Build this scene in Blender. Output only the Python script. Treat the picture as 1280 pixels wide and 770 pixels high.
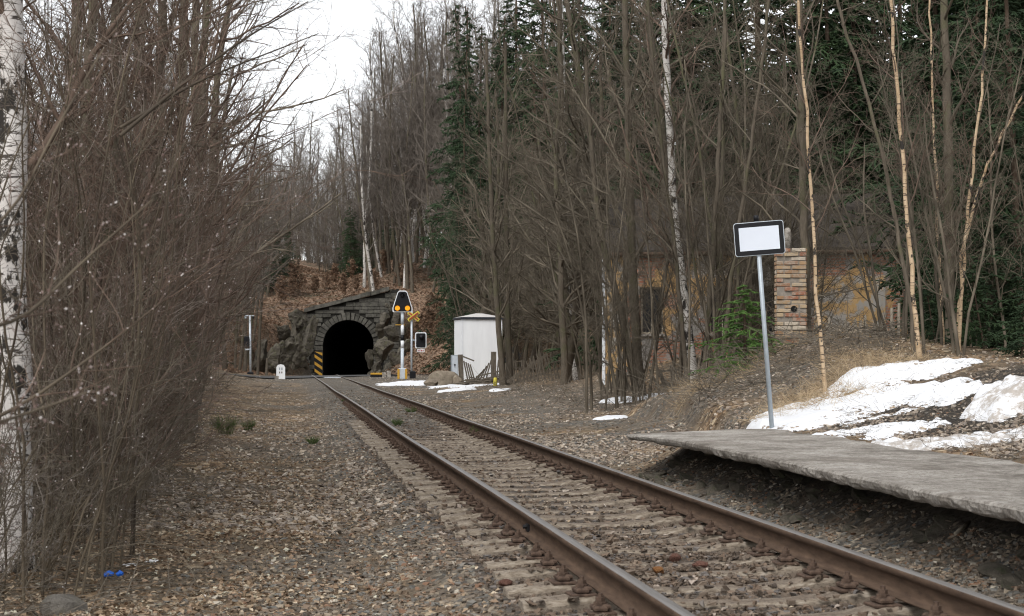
import bpy, math, random
import numpy as np
from mathutils import Vector, Matrix
PI = math.pi
rad = math.radians
for o in list(bpy.data.objects): bpy.data.objects.remove(o)
SC = bpy.context.scene
COL = SC.collection

# ------------------------------------------------------------------ camera, sky, sun, exposure
FPX = 2050.0                       # focal length in photo pixels (1280 wide)
YAW, PITCH = rad(7.97), math.atan(60 / FPX)
CAM = np.array([0.0, 0.0, 1.13])   # rail head is z = 0, track runs along +Y
cd = bpy.data.cameras.new('camera'); cam = bpy.data.objects.new('camera', cd); COL.objects.link(cam)
cam.location = CAM; cam.rotation_euler = (PI / 2 + PITCH, 0, -YAW)
cd.sensor_width = 36; cd.lens = FPX / 1280 * 36; cd.clip_start = 0.1; cd.clip_end = 3000
cd.dof.use_dof = True; cd.dof.focus_distance = 26; cd.dof.aperture_fstop = 6.3
SC.camera = cam
wd = bpy.data.worlds.new('World'); SC.world = wd; wd.use_nodes = True
nt = wd.node_tree; nt.nodes.clear()
sky = nt.nodes.new('ShaderNodeTexSky'); sky.sky_type = 'NISHITA'; sky.sun_disc = False
SUN_EL, SUN_AZ = 52, 215           # azimuth clockwise from +Y: behind the camera, to the left
sky.sun_elevation = rad(SUN_EL); sky.sun_rotation = rad(SUN_AZ)
sky.air_density = 1.0; sky.dust_density = 1.5; sky.ozone_density = 1.0
hs = nt.nodes.new('ShaderNodeHueSaturation'); hs.inputs['Saturation'].default_value = 0.12; hs.inputs['Value'].default_value = 1.0
bgn = nt.nodes.new('ShaderNodeBackground'); bgn.inputs['Strength'].default_value = 0.13
wo = nt.nodes.new('ShaderNodeOutputWorld')
nt.links.new(sky.outputs[0], hs.inputs['Color']); nt.links.new(hs.outputs[0], bgn.inputs['Color']); nt.links.new(bgn.outputs[0], wo.inputs['Surface'])
sd = bpy.data.lights.new('sun', 'SUN'); sun = bpy.data.objects.new('sun', sd); COL.objects.link(sun)
sd.energy = 0.9; sd.angle = rad(25); sd.color = (1.0, 0.97, 0.93)
az, el = rad(SUN_AZ), rad(SUN_EL)
sdir = Vector((math.sin(az) * math.cos(el), math.cos(az) * math.cos(el), math.sin(el)))
sun.rotation_euler = sdir.to_track_quat('Z', 'Y').to_euler()
SC.view_settings.view_transform = 'Standard'; SC.view_settings.look = 'None'
SC.view_settings.exposure = 0.95; SC.view_settings.gamma = 1.0; SC.view_settings.use_curve_mapping = False
SC.cycles.max_bounces = 3; SC.cycles.diffuse_bounces = 2; SC.cycles.glossy_bounces = 2
SC.cycles.transparent_max_bounces = 4; SC.cycles.use_denoising = True; SC.cycles.filter_width = 1.1

# ------------------------------------------------------------------ helpers
FWD = np.array([math.sin(YAW), math.cos(YAW), 0]); RGT = np.array([math.cos(YAW), -math.sin(YAW), 0]); UPV = np.array([0, 0, 1.0])
F2 = math.cos(PITCH) * FWD + math.sin(PITCH) * UPV
U2 = -math.sin(PITCH) * FWD + math.cos(PITCH) * UPV
def W(px, py, d):
    """place a point d metres ahead that shows at photo pixel px,py"""
    u, v = (px - 640) / FPX, (385 - py) / FPX
    s = d / (math.cos(PITCH) - v * math.sin(PITCH))
    return CAM + s * (u * RGT + v * U2 + F2)
def sst(a, b, x):
    t = np.clip((np.asarray(x, float) - a) / (b - a), 0, 1); return t * t * (3 - 2 * t)
def _hash(ix, iy, s):
    n = (ix.astype(np.int64) * 374761393 + iy.astype(np.int64) * 668265263 + s * 1274126177) & 0x7fffffff
    n = ((n ^ (n >> 13)) * 1274126177) & 0x7fffffff
    return ((n ^ (n >> 16)) & 0xffff) / 65535.0
def vn(x, y, s=0):
    x = np.asarray(x, float); y = np.asarray(y, float)
    ix, iy = np.floor(x), np.floor(y); fx, fy = x - ix, y - iy
    fx = fx * fx * (3 - 2 * fx); fy = fy * fy * (3 - 2 * fy)
    a, b, c, d = _hash(ix, iy, s), _hash(ix + 1, iy, s), _hash(ix, iy + 1, s), _hash(ix + 1, iy + 1, s)
    return (a * (1 - fx) + b * fx) * (1 - fy) + (c * (1 - fx) + d * fx) * fy
def fbm(x, y, s=0, o=4):
    r = 0; a = 0.5
    for k in range(o):
        r = r + a * vn(x, y, s + k * 17); x = x * 2.03 + 3.1; y = y * 2.03 + 1.7; a *= 0.5
    return r
def mesh_np(name, V, faces, mats=None, matidx=None, smooth=False, attrs=None):
    """faces: list of int arrays (m,k)"""
    me = bpy.data.meshes.new(name); V = np.ascontiguousarray(V, np.float32)
    faces = [np.asarray(f, np.int32) for f in faces if len(f)]
    me.vertices.add(len(V)); me.vertices.foreach_set('co', V.ravel())
    li = np.concatenate([f.ravel() for f in faces]); tot = np.concatenate([np.full(len(f), f.shape[1], np.int32) for f in faces])
    st = np.concatenate([[0], np.cumsum(tot)[:-1]]).astype(np.int32)
    me.loops.add(len(li)); me.loops.foreach_set('vertex_index', li.astype(np.int32))
    me.polygons.add(len(tot)); me.polygons.foreach_set('loop_start', st)
    try: me.polygons.foreach_set('loop_total', tot)
    except Exception: pass
    if matidx is not None: me.polygons.foreach_set('material_index', np.asarray(matidx, np.int32))
    me.polygons.foreach_set('use_smooth', np.full(len(tot), smooth))
    for m in (mats or []): me.materials.append(m)
    for nm, (dom, typ, val) in (attrs or {}).items():
        a = me.attributes.new(nm, typ, dom)
        a.data.foreach_set('color' if 'COLOR' in typ else 'value', np.ascontiguousarray(val, np.float32).ravel())
    me.update(calc_edges=True); return me
def link(name, data, parent=None, loc=(0, 0, 0), rot=(0, 0, 0), scale=(1, 1, 1)):
    o = bpy.data.objects.new(name, data); COL.objects.link(o)
    o.location = [float(v) for v in loc]; o.rotation_euler = rot; o.scale = scale
    if parent is not None: o.parent = parent
    return o
def tag(o, label=None, cat=None, group=None, kind=None):
    if label: o['label'] = label
    if cat: o['category'] = cat
    if group: o['group'] = group
    if kind: o['kind'] = kind
    return o
def thing(name, label, cat, loc=(0, 0, 0), rot=(0, 0, 0), group=None, scale=(1, 1, 1)):
    return tag(link(name, None, None, loc, rot, scale), label, cat, group)
class MB:
    """collects boxes, prisms, tubes -> one mesh"""
    def __init__(s): s.v = []; s.f = []; s.mi = []; s.n = 0
    def add(s, V, F, mi=0):
        s.v.append(np.asarray(V, float)); s.f += [[i + s.n for i in f] for f in F]; s.mi += [mi] * len(F); s.n += len(V); return s
    def box(s, a, b, mi=0, bev=0.0, M=None):
        (x0, y0, z0), (x1, y1, z1) = a, b
        if bev <= 0:
            V = [(x, y, z) for z in (z0, z1) for y in (y0, y1) for x in (x0, x1)]
            F = [(0, 2, 3, 1), (4, 5, 7, 6), (0, 1, 5, 4), (2, 6, 7, 3), (0, 4, 6, 2), (1, 3, 7, 5)]
        else:
            V = []; k = bev
            for z, i in ((z0, k), (z0 + k, 0), (z1 - k, 0), (z1, k)):
                for (x, y) in ((x0 + i, y0 + i), (x1 - i, y0 + i), (x1 - i, y1 - i), (x0 + i, y1 - i)): V.append((x, y, z))
            F = [(3, 2, 1, 0), (12, 13, 14, 15)]
            for l in range(3):
                for q in range(4): F.append((l * 4 + q, l * 4 + (q + 1) % 4, l * 4 + 4 + (q + 1) % 4, l * 4 + 4 + q))
        V = np.array(V, float)
        if M is not None: V = np.array([M @ Vector(p) for p in V])
        return s.add(V, F, mi)
    def tube(s, pts, rs, k=8, mi=0, cap=True):
        pts = np.asarray(pts, float); n = len(pts); rs = np.broadcast_to(rs, (n,))
        V, F = tubes(pts[None], np.array(rs)[None], k); F = [tuple(q) for q in F]
        if cap: F += [tuple(range(k - 1, -1, -1)), tuple((n - 1) * k + i for i in range(k))]
        return s.add(V, F, mi)
    def prism(s, poly, y0, y1, mi=0):
        n = len(poly); V = [(x, y0, z) for x, z in poly] + [(x, y1, z) for x, z in poly]
        F = [tuple(range(n)), tuple(range(2 * n - 1, n - 1, -1))] + [(i, n + i, n + (i + 1) % n, (i + 1) % n) for i in range(n)]
        return s.add(V, F, mi)
    def mesh(s, name, *mats, smooth=False):
        me = bpy.data.meshes.new(name); me.from_pydata([tuple(p) for p in np.concatenate(s.v)], [], s.f)
        for m in mats: me.materials.append(m)
        me.polygons.foreach_set('material_index', s.mi); me.polygons.foreach_set('use_smooth', [smooth] * len(s.f)); me.update(); return me
    def part(s, name, parent, *mats, smooth=False, loc=(0, 0, 0), rot=(0, 0, 0)):
        return link(name, s.mesh(name, *mats, smooth=smooth), parent, loc, rot)
def tubes(P, R, k=3):
    """P (B,n,3), R (B,n) -> verts, quads of B open tubes"""
    B, n, _ = P.shape
    T = np.empty_like(P); T[:, 1:-1] = P[:, 2:] - P[:, :-2]; T[:, 0] = P[:, 1] - P[:, 0]; T[:, -1] = P[:, -1] - P[:, -2]
    T /= np.linalg.norm(T, axis=2, keepdims=True) + 1e-9
    m = T.mean(1); ref = np.where(np.abs(m[:, 2:3]) < 0.8, np.array([[0, 0, 1.0]]), np.array([[1.0, 0, 0]]))[:, None, :]
    U = np.cross(T, np.broadcast_to(ref, T.shape)); U /= np.linalg.norm(U, axis=2, keepdims=True) + 1e-9
    Vv = np.cross(T, U)
    a = np.arange(k) * 2 * PI / k
    V = P[:, :, None] + R[:, :, None, None] * (np.cos(a)[None, None, :, None] * U[:, :, None] + np.sin(a)[None, None, :, None] * Vv[:, :, None])
    idx = np.arange(B * n * k).reshape(B, n, k); nx = np.roll(idx, -1, axis=2)
    F = np.stack([idx[:, :-1], nx[:, :-1], nx[:, 1:], idx[:, 1:]], -1).reshape(-1, 4)
    return V.reshape(-1, 3), F

# ------------------------------------------------------------------ materials
def mat(name, build):
    m = bpy.data.materials.new(name); m.use_nodes = True; t = m.node_tree; t.nodes.clear()
    out = t.nodes.new('ShaderNodeOutputMaterial'); b = t.nodes.new('ShaderNodeBsdfPrincipled'); t.links.new(b.outputs[0], out.inputs['Surface'])
    b.inputs['Roughness'].default_value = 0.85; b.inputs['Specular IOR Level'].default_value = 0.25
    build(NB(t, b)); return m
class NB:
    def __init__(s, t, b): s.t = t; s.b = b; s._co = {}
    def n(s, typ, **kw):
        q = s.t.nodes.new(typ)
        for k, v in kw.items(): setattr(q, k, v)
        return q
    def L(s, a, b): s.t.links.new(a, b)
    def co(s, kind='Object'):
        if kind not in s._co:
            if kind == 'World': s._co[kind] = s.n('ShaderNodeNewGeometry').outputs['Position']
            else: s._co[kind] = s.n('ShaderNodeTexCoord').outputs[kind]
        return s._co[kind]
    def scaled(s, sc, kind='Object'):
        m = s.n('ShaderNodeMapping'); m.inputs['Scale'].default_value = sc; s.L(s.co(kind), m.inputs['Vector']); return m.outputs[0]
    def noise(s, scale, detail=4, rough=0.6, vec=None, dist=0):
        q = s.n('ShaderNodeTexNoise'); q.inputs['Scale'].default_value = scale; q.inputs['Detail'].default_value = detail
        q.inputs['Roughness'].default_value = rough; q.inputs['Distortion'].default_value = dist
        s.L(vec if vec is not None else s.co(), q.inputs['Vector']); return q.outputs['Fac']
    def voro(s, scale, vec=None, feature='F1', out='Color'):
        q = s.n('ShaderNodeTexVoronoi', feature=feature); q.inputs['Scale'].default_value = scale
        s.L(vec if vec is not None else s.co(), q.inputs['Vector']); return q.outputs[out]
    def ramp(s, fac, stops, interp='LINEAR'):
        q = s.n('ShaderNodeValToRGB'); e = q.color_ramp.elements; q.color_ramp.interpolation = interp
        while len(e) > 1: e.remove(e[0])
        for i, (p, c) in enumerate(stops):
            el_ = e[0] if i == 0 else e.new(p)
            el_.position = p; el_.color = (*c, 1) if len(c) == 3 else c
        s.L(fac, q.inputs[0]); return q.outputs[0]
    def g(s, fac, a, b): return s.ramp(fac, [(a, (0, 0, 0)), (b, (1, 1, 1))])
    def mix(s, fac, a, b, mode='MIX'):
        q = s.n('ShaderNodeMix', data_type='RGBA', blend_type=mode)
        for v, i in ((fac, 0), (a, 6), (b, 7)):
            if hasattr(v, 'links'): s.L(v, q.inputs[i])
            elif i == 0: q.inputs[0].default_value = v
            else: q.inputs[i].default_value = (*v, 1)
        return q.outputs[2]
    def math(s, op, a, b=0.0):
        q = s.n('ShaderNodeMath', operation=op)
        for v, i in ((a, 0), (b, 1)):
            if hasattr(v, 'links'): s.L(v, q.inputs[i])
            else: q.inputs[i].default_value = v
        return q.outputs[0]
    def rnd(s): return s.n('ShaderNodeObjectInfo').outputs['Random']
    def attr(s, nm, out='Fac'): return s.n('ShaderNodeAttribute', attribute_name=nm).outputs[out]
    def col(s, c):
        if hasattr(c, 'links'): s.L(c, s.b.inputs['Base Color'])
        else: s.b.inputs['Base Color'].default_value = (*c, 1)
    def rough(s, v):
        if hasattr(v, 'links'): s.L(v, s.b.inputs['Roughness'])
        else: s.b.inputs['Roughness'].default_value = v
    def bump(s, h, st=0.5, d=0.02):
        q = s.n('ShaderNodeBump'); q.inputs['Strength'].default_value = st; q.inputs['Distance'].default_value = d
        s.L(h, q.inputs['Height']); s.L(q.outputs[0], s.b.inputs['Normal'])
    def sep(s, kind='World'):
        q = s.n('ShaderNodeSeparateXYZ'); s.L(s.co(kind), q.inputs[0]); return q.outputs

def plain(name, c, r=0.6, var=0.15, sc=8, metal=0.0):
    def f(n):
        k = n.noise(sc, 5); lo = tuple(v * (1 - var) for v in c); hi = tuple(min(1, v * (1 + var)) for v in c)
        n.col(n.ramp(k, [(0.3, lo), (0.7, hi)])); n.rough(r); n.b.inputs['Metallic'].default_value = metal
    return mat(name, f)
def bark(name, a, b, moss=None):
    def f(n):
        v = n.scaled((9, 9, 1.6)); k = n.noise(2.5, 6, 0.65, v)
        c = n.ramp(k, [(0.3, a), (0.72, b)])
        big = n.noise(0.7, 3); c = n.mix(n.g(big, 0.42, 0.62), c, tuple(0.6 * x for x in b))
        if moss: c = n.mix(n.math('MULTIPLY', n.g(n.noise(1.3, 4), 0.5, 0.62), 0.6), c, moss)
        r = n.rnd(); c = n.mix(n.math('MULTIPLY', r, 0.35), c, (0.028, 0.022, 0.016))
        n.col(c); n.rough(0.9); n.bump(k, 0.7, 0.02)
    return mat(name, f)
M = {}
M['bark_grey'] = bark('bark_grey', (0.061, 0.049, 0.035), (0.203, 0.169, 0.128), (0.101, 0.108, 0.047))
M['bark_brown'] = bark('bark_brown', (0.052, 0.035, 0.023), (0.156, 0.111, 0.078))
def twigmat(name, a, b):
    def f(n):
        c = n.ramp(n.noise(1.7, 2), [(0.35, a), (0.65, b)]); c = n.mix(n.math('MULTIPLY', n.rnd(), 0.45), c, tuple(.4 * x for x in a)); n.col(c); n.rough(0.8)
    return mat(name, f)
M['twig'] = twigmat('twig', (0.080, 0.066, 0.048), (0.20, 0.168, 0.125))
M['twig_red'] = twigmat('twig_red', (0.075, 0.051, 0.038), (0.21, 0.148, 0.112))
M['twig_green'] = twigmat('twig_green', (0.060, 0.046, 0.033), (0.15, 0.12, 0.083))
M['twig_light'] = twigmat('twig_light', (0.16, 0.125, 0.105), (0.34, 0.28, 0.24))
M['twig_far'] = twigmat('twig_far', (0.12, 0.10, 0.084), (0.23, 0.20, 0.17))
def _birch(n, hi, lo, dark, sc=1.0):
    v = n.scaled((1.6 * sc, 1.6 * sc, 11 * sc)); k = n.noise(2.4, 3, 0.6, v, 0.4)
    c = n.ramp(n.noise(3.0 * sc, 4), [(0.3, lo), (0.65, hi)])
    c = n.mix(n.g(k, 0.57, 0.63), c, dark)
    big = n.noise(2.6 * sc, 5, 0.7, n.scaled((1.0, 1.0, 0.55)))
    c = n.mix(n.g(big, 0.535, 0.57), c, (0.03, 0.026, 0.022))
    n.col(c); n.rough(0.75); n.bump(big, 0.5, 0.01)
M['birch'] = mat('birch', lambda n: _birch(n, (0.62, 0.59, 0.55), (0.42, 0.39, 0.35), (0.06, 0.05, 0.045)))
M['birch_near'] = mat('birch_near', lambda n: _birch(n, (0.70, 0.67, 0.64), (0.50, 0.46, 0.43), (0.06, 0.05, 0.045), 1.7))
M['birch_gold'] = mat('birch_gold', lambda n: _birch(n, (0.55, 0.42, 0.28), (0.34, 0.23, 0.13), (0.08, 0.055, 0.04), 1.5))
def _needle(n):
    c = n.ramp(n.noise(1.1, 4), [(0.3, (0.016, 0.032, 0.014)), (0.7, (0.049, 0.084, 0.030))])
    c = n.mix(n.math('MULTIPLY', n.rnd(), 0.5), c, (0.016, 0.030, 0.017)); n.col(c); n.rough(0.7)
M['needle'] = mat('needle', _needle)
M['needle_young'] = mat('needle_young', lambda n: (n.col(n.ramp(n.noise(4, 3), [(0.3, (0.039, 0.085, 0.019)), (0.7, (0.098, 0.182, 0.039))])), n.rough(0.65)))
def _leafcol(stops):
    def f(n):
        c = n.ramp(n.attr('rnd'), stops, 'CONSTANT'); c = n.mix(0.35, c, n.ramp(n.noise(9, 3, 0.6, n.co('World')), [(0.3, (0.06, 0.04, 0.025)), (0.7, (0.30, 0.22, 0.15))]))
        n.col(c); n.rough(0.75)
    return f
M['leaf_rust'] = mat('leaf_rust', _leafcol([(0, (0.179, 0.096, 0.055)), (0.3, (0.261, 0.155, 0.099)), (0.6, (0.143, 0.089, 0.061)), (0.85, (0.345, 0.244, 0.166))]))
M['leaf_litter'] = mat('leaf_litter', _leafcol([(0, (0.157, 0.106, 0.064)), (0.18, (0.302, 0.218, 0.139)), (0.38, (0.459, 0.355, 0.243)), (0.58, (0.629, 0.530, 0.394)), (0.72, (0.206, 0.125, 0.075)), (0.82, (0.387, 0.268, 0.180)), (0.955, (0.709, 0.698, 0.556))]))
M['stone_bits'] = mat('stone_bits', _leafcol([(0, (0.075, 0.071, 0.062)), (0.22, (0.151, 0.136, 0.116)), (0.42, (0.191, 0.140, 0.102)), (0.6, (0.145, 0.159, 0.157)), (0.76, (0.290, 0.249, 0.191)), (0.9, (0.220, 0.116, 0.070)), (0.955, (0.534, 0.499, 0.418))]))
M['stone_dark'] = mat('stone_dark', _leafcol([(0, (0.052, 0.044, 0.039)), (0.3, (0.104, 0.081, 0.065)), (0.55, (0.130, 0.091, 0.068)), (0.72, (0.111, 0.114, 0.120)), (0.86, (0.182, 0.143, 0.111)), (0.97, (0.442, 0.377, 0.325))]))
M['pebble'] = mat('pebble', _leafcol([(0, (0.242, 0.212, 0.189)), (0.25, (0.363, 0.310, 0.258)), (0.5, (0.484, 0.409, 0.325)), (0.7, (0.302, 0.242, 0.189)), (0.85, (0.635, 0.567, 0.484))]))
M['bud'] = mat('bud', lambda n: (n.col(n.ramp(n.attr('rnd'), [(0, (0.16, 0.10, 0.09)), (0.5, (0.40, 0.33, 0.31)), (1, (0.78, 0.75, 0.73))])), n.rough(0.8)))
def _rock(a, b, lich=(0.20, 0.19, 0.12), sc=1.0):
    def f(n):
        k = n.noise(1.6 * sc, 8, 0.7, n.co('World')); c = n.ramp(k, [(0.32, a), (0.68, b)])
        c = n.mix(n.math('MULTIPLY', n.g(n.noise(3.1 * sc, 5, 0.7, n.co('World')), 0.52, 0.66), 0.6), c, lich)
        c = n.mix(n.math('MULTIPLY', n.rnd(), 0.4), c, tuple(0.5 * x for x in a))
        n.col(c); n.rough(0.9); n.bump(n.noise(9 * sc, 8, 0.75, n.co('World')), 0.8, 0.05)
    return f
M['rock'] = mat('rock', _rock((0.041, 0.036, 0.028), (0.172, 0.152, 0.122), (0.122, 0.122, 0.061)))
M['rock_tan'] = mat('rock_tan', _rock((0.20, 0.16, 0.115), (0.40, 0.34, 0.27), (0.3, 0.28, 0.2), 2))
M['rock_grey'] = mat('rock_grey', _rock((0.16, 0.145, 0.125), (0.34, 0.31, 0.27), (0.22, 0.2, 0.14), 5))
M['masonry'] = mat('masonry', _rock((0.049, 0.047, 0.040), (0.177, 0.166, 0.144), (0.188, 0.183, 0.144)))
M['rubble'] = mat('rubble', _rock((0.060, 0.053, 0.041), (0.192, 0.168, 0.132), (0.060, 0.084, 0.030), 4))
M['ochre_stone'] = mat('ochre_stone', _rock((0.26, 0.11, 0.035), (0.46, 0.23, 0.09), (0.35, 0.2, 0.09), 9))
M['red_stone'] = mat('red_stone', _rock((0.11, 0.05, 0.035), (0.22, 0.11, 0.08), (0.16, 0.1, 0.08), 9))
M['mortar'] = plain('mortar', (0.03, 0.028, 0.024), 0.95)
M['near_black'] = plain('near_black', (0.010, 0.010, 0.010), 0.95)  # near-black, for the tunnel lining and the disc painting the pillar hole's shade
def _railside(n):
    k = n.noise(5, 6, 0.65, n.scaled((6, 1, 6), 'World')); c = n.ramp(k, [(0.3, (0.050, 0.031, 0.021)), (0.7, (0.12, 0.078, 0.052))])
    n.col(c); n.rough(0.85); n.bump(n.noise(60, 4), 0.3, 0.004)
M['rail_rust'] = mat('rail_rust', _railside)
def _railtop(n):
    k = n.noise(3, 5, 0.6, n.scaled((30, 0.5, 1), 'World')); c = n.ramp(k, [(0.3, (0.20, 0.18, 0.165)), (0.7, (0.34, 0.32, 0.30))])
    n.col(c); n.rough(0.42); n.b.inputs['Metallic'].default_value = 0.7
M['rail_top'] = mat('rail_top', _railtop)
def _sleeper(n):
    v = n.scaled((1.2, 8, 8)); k = n.noise(3, 7, 0.7, v); c = n.ramp(k, [(0.28, (0.062, 0.047, 0.033)), (0.5, (0.139, 0.107, 0.080)), (0.75, (0.252, 0.209, 0.160))])
    c = n.mix(n.g(n.noise(4, 5), 0.46, 0.62), c, (0.11, 0.078, 0.056)); c = n.mix(n.math('MULTIPLY', n.rnd(), 0.4), c, (0.095, 0.068, 0.05))
    ge = n.n('ShaderNodeNewGeometry'); c = n.mix(n.math('MULTIPLY', n.g(ge.outputs['Pointiness'], 0.515, 0.57), 0.7), c, (0.34, 0.29, 0.23))
    c = n.mix(n.math('MULTIPLY', n.g(n.noise(45, 3, 0.7), 0.52, 0.60), 0.6), c, (0.05, 0.037, 0.029)); n.col(c); n.rough(0.9); n.bump(k, 0.8, 0.012)
M['sleeper'] = mat('sleeper', _sleeper)
M['sleeper_edge'] = mat('sleeper_edge', lambda n: (n.col(n.ramp(n.noise(14, 5, 0.7, n.scaled((1, 3, 3))), [(0.35, (0.084, 0.065, 0.049)), (0.5, (0.195, 0.159, 0.120)), (0.7, (0.325, 0.285, 0.235))])), n.rough(0.9)))
M['fastener'] = mat('fastener', lambda n: (n.col(n.ramp(n.noise(22, 6), [(0.3, (0.035, 0.022, 0.016)), (0.7, (0.125, 0.083, 0.06))])), n.rough(0.9), n.bump(n.noise(50, 4), 0.6, 0.006)))
def _concrete(n):
    w = n.co('World'); st = n.noise(1.7, 8, 0.78, w); fi = n.noise(22, 6, 0.85, w)
    c = n.ramp(st, [(0.36, (0.183, 0.161, 0.137)), (0.46, (0.354, 0.323, 0.284)), (0.54, (0.464, 0.427, 0.382)), (0.66, (0.610, 0.573, 0.525))])
    c = n.mix(n.math('MULTIPLY', n.g(fi, 0.49, 0.56), 0.65), c, (0.14, 0.122, 0.10))
    c = n.mix(n.math('MULTIPLY', n.g(n.noise(0.8, 6, 0.7, w), 0.55, 0.62), 0.45), c, (0.20, 0.17, 0.14))
    ck = n.voro(0.9, n.mix(0.08, w, n.n('ShaderNodeTexNoise').outputs['Color']), 'DISTANCE_TO_EDGE', 'Distance')
    c = n.mix(n.math('MULTIPLY', n.ramp(ck, [(0.004, (1, 1, 1)), (0.010, (0, 0, 0))]), 0.3), c, (0.10, 0.09, 0.075))
    ge = n.n('ShaderNodeNewGeometry'); sx = n.n('ShaderNodeSeparateXYZ'); n.L(ge.outputs['True Normal'], sx.inputs[0])
    n.col(c); n.rough(0.92); n.bump(n.math('ADD', fi, n.noise(7, 7, 0.75, w)), 1.0, 0.03)
M['concrete'] = mat('concrete', _concrete)
M['galv'] = plain('galvanised_steel', (0.36, 0.40, 0.43), 0.5, 0.12, 12, 0.3)
M['galv_light'] = plain('galvanised_light', (0.52, 0.56, 0.60), 0.5, 0.1, 6, 0.1)
M['black'] = plain('black_paint', (0.008, 0.008, 0.010), 0.5)
M['white'] = plain('white_paint', (0.72, 0.74, 0.76), 0.55, 0.05)
M['board_white'] = plain('sign_white', (0.66, 0.70, 0.77), 0.4, 0.03, 3)
M['yellow'] = plain('yellow_paint', (0.58, 0.50, 0.07), 0.5, 0.08)
M['amber_y'] = plain('orange_yellow_paint', (0.50, 0.28, 0.04), 0.55, 0.1)
M['red'] = plain('red_paint', (0.35, 0.05, 0.05), 0.6, 0.1)
def _amber(n):
    n.col((0.6, 0.22, 0.01)); n.rough(0.2); n.b.inputs['Emission Color'].default_value = (1.0, 0.36, 0.02, 1); n.b.inputs['Emission Strength'].default_value = 0.55
M['amber'] = mat('amber_lamp', _amber)
M['dark_lens'] = mat('dark_lens', lambda n: (n.col((0.012, 0.012, 0.014)), n.rough(0.12)))
M['hut_white'] = mat('hut_white', lambda n: (n.col(n.ramp(n.noise(1.2, 6, 0.6, n.scaled((3, 3, 0.6))), [(0.3, (0.76, 0.77, 0.78)), (0.65, (0.84, 0.85, 0.86))])), n.rough(0.8)))
M['roof_edge'] = plain('roof_edge', (0.035, 0.037, 0.045), 0.6)
M['roof_light'] = plain('roof_light', (0.50, 0.48, 0.46), 0.8, 0.15, 2)
M['wood_old'] = mat('wood_old', lambda n: (n.col(n.mix(n.math('MULTIPLY', n.rnd(), 0.5), n.ramp(n.noise(4, 6, 0.65, n.scaled((7, 7, 1))), [(0.3, (0.065, 0.055, 0.043)), (0.7, (0.221, 0.189, 0.150))]), (0.091, 0.072, 0.052))), n.rough(0.9)))
M['wood_pale'] = plain('wood_pale', (0.33, 0.29, 0.23), 0.9, 0.35, 4)
M['snow'] = None
def _snow(dirty):
    def f(n):
        a = n.noise(2.2, 9, 0.72, n.co('World')); b = n.noise(14, 6, 0.75, n.co('World')); sm = n.math('ADD', n.math('MULTIPLY', a, 0.6), n.math('MULTIPLY', b, 0.4))
        c = n.mix(n.g(sm, dirty, dirty + 0.07), (0.76, 0.77, 0.79), (0.42, 0.38, 0.34))
        sp = n.voro(23, n.co('World'), 'F1', 'Distance'); c = n.mix(n.math('MULTIPLY', n.ramp(sp, [(0.07, (1, 1, 1)), (0.10, (0, 0, 0))]), n.g(a, 0.5, 0.56)), c, (0.09, 0.07, 0.05))
        n.col(c); n.rough(0.65); n.bump(n.noise(6, 8, 0.7, n.co('World')), 0.5, 0.08)
        n.b.inputs['Subsurface Weight'].default_value = 0.0
    return f
M['snow'] = mat('snow', _snow(0.60)); M['snow_dirty'] = mat('snow_dirty', _snow(0.465))
def _plaster(n):
    z = n.sep('Object'); pk = n.noise(0.75, 6, 0.62); k2 = n.noise(6, 5)
    oc = n.ramp(k2, [(0.3, (0.36, 0.22, 0.09)), (0.7, (0.47, 0.31, 0.15))])
    gr = n.ramp(n.noise(5, 5), [(0.3, (0.17, 0.155, 0.14)), (0.7, (0.32, 0.30, 0.275))])
    br = n.n('ShaderNodeTexBrick'); br.inputs['Scale'].default_value = 1; br.inputs['Brick Width'].default_value = 0.27; br.inputs['Row Height'].default_value = 0.08; br.inputs['Mortar Size'].default_value = 0.012
    br.inputs['Color1'].default_value = (0.26, 0.10, 0.06, 1); br.inputs['Color2'].default_value = (0.36, 0.2, 0.13, 1); br.inputs['Mortar'].default_value = (0.24, 0.21, 0.18, 1)
    mp = n.n('ShaderNodeMapping'); mp.inputs['Rotation'].default_value = (PI / 2, 0, 0); n.L(n.co(), mp.inputs['Vector']); n.L(mp.outputs[0], br.inputs['Vector'])
    c = n.mix(n.g(pk, 0.46, 0.49), oc, gr); c = n.mix(n.g(n.noise(0.55, 6, 0.6, n.scaled((1, 1, 1.4))), 0.50, 0.52), c, br.outputs['Color'])
    n.col(c); n.rough(0.92); n.bump(pk, 0.6, 0.06)
M['plaster'] = mat('plaster', _plaster)
M['ochre'] = mat('ochre', lambda n: (n.col(n.mix(n.g(n.noise(2.2, 6), 0.50, 0.56), n.ramp(n.noise(5, 5), [(0.3, (0.38, 0.24, 0.10)), (0.7, (0.50, 0.34, 0.17))]), (0.34, 0.32, 0.29))), n.rough(0.92)))
M['glass_dark'] = mat('glass_dark', lambda n: (n.col((0.02, 0.022, 0.025)), n.rough(0.15)))
M['tile_roof'] = plain('tile_roof', (0.045, 0.038, 0.032), 0.9, 0.4, 3)
def _brick(n):
    c = n.ramp(n.rnd(), [(0, (0.30, 0.18, 0.10)), (0.2, (0.38, 0.25, 0.14)), (0.38, (0.31, 0.14, 0.085)), (0.52, (0.44, 0.33, 0.21)), (0.75, (0.28, 0.16, 0.10)), (0.85, (0.50, 0.43, 0.34))], 'CONSTANT')
    c = n.mix(n.math('MULTIPLY', n.g(n.noise(9, 6, 0.75, n.co('World')), 0.47, 0.58), 0.75), c, (0.36, 0.31, 0.25)); n.col(c); n.rough(0.92); n.bump(n.noise(40, 5, 0.7, n.co('World')), 0.6, 0.01)
M['brick'] = mat('brick', _brick)
M['mortar_pale'] = plain('mortar_pale', (0.25, 0.22, 0.185), 0.95, 0.3, 12)
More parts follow.
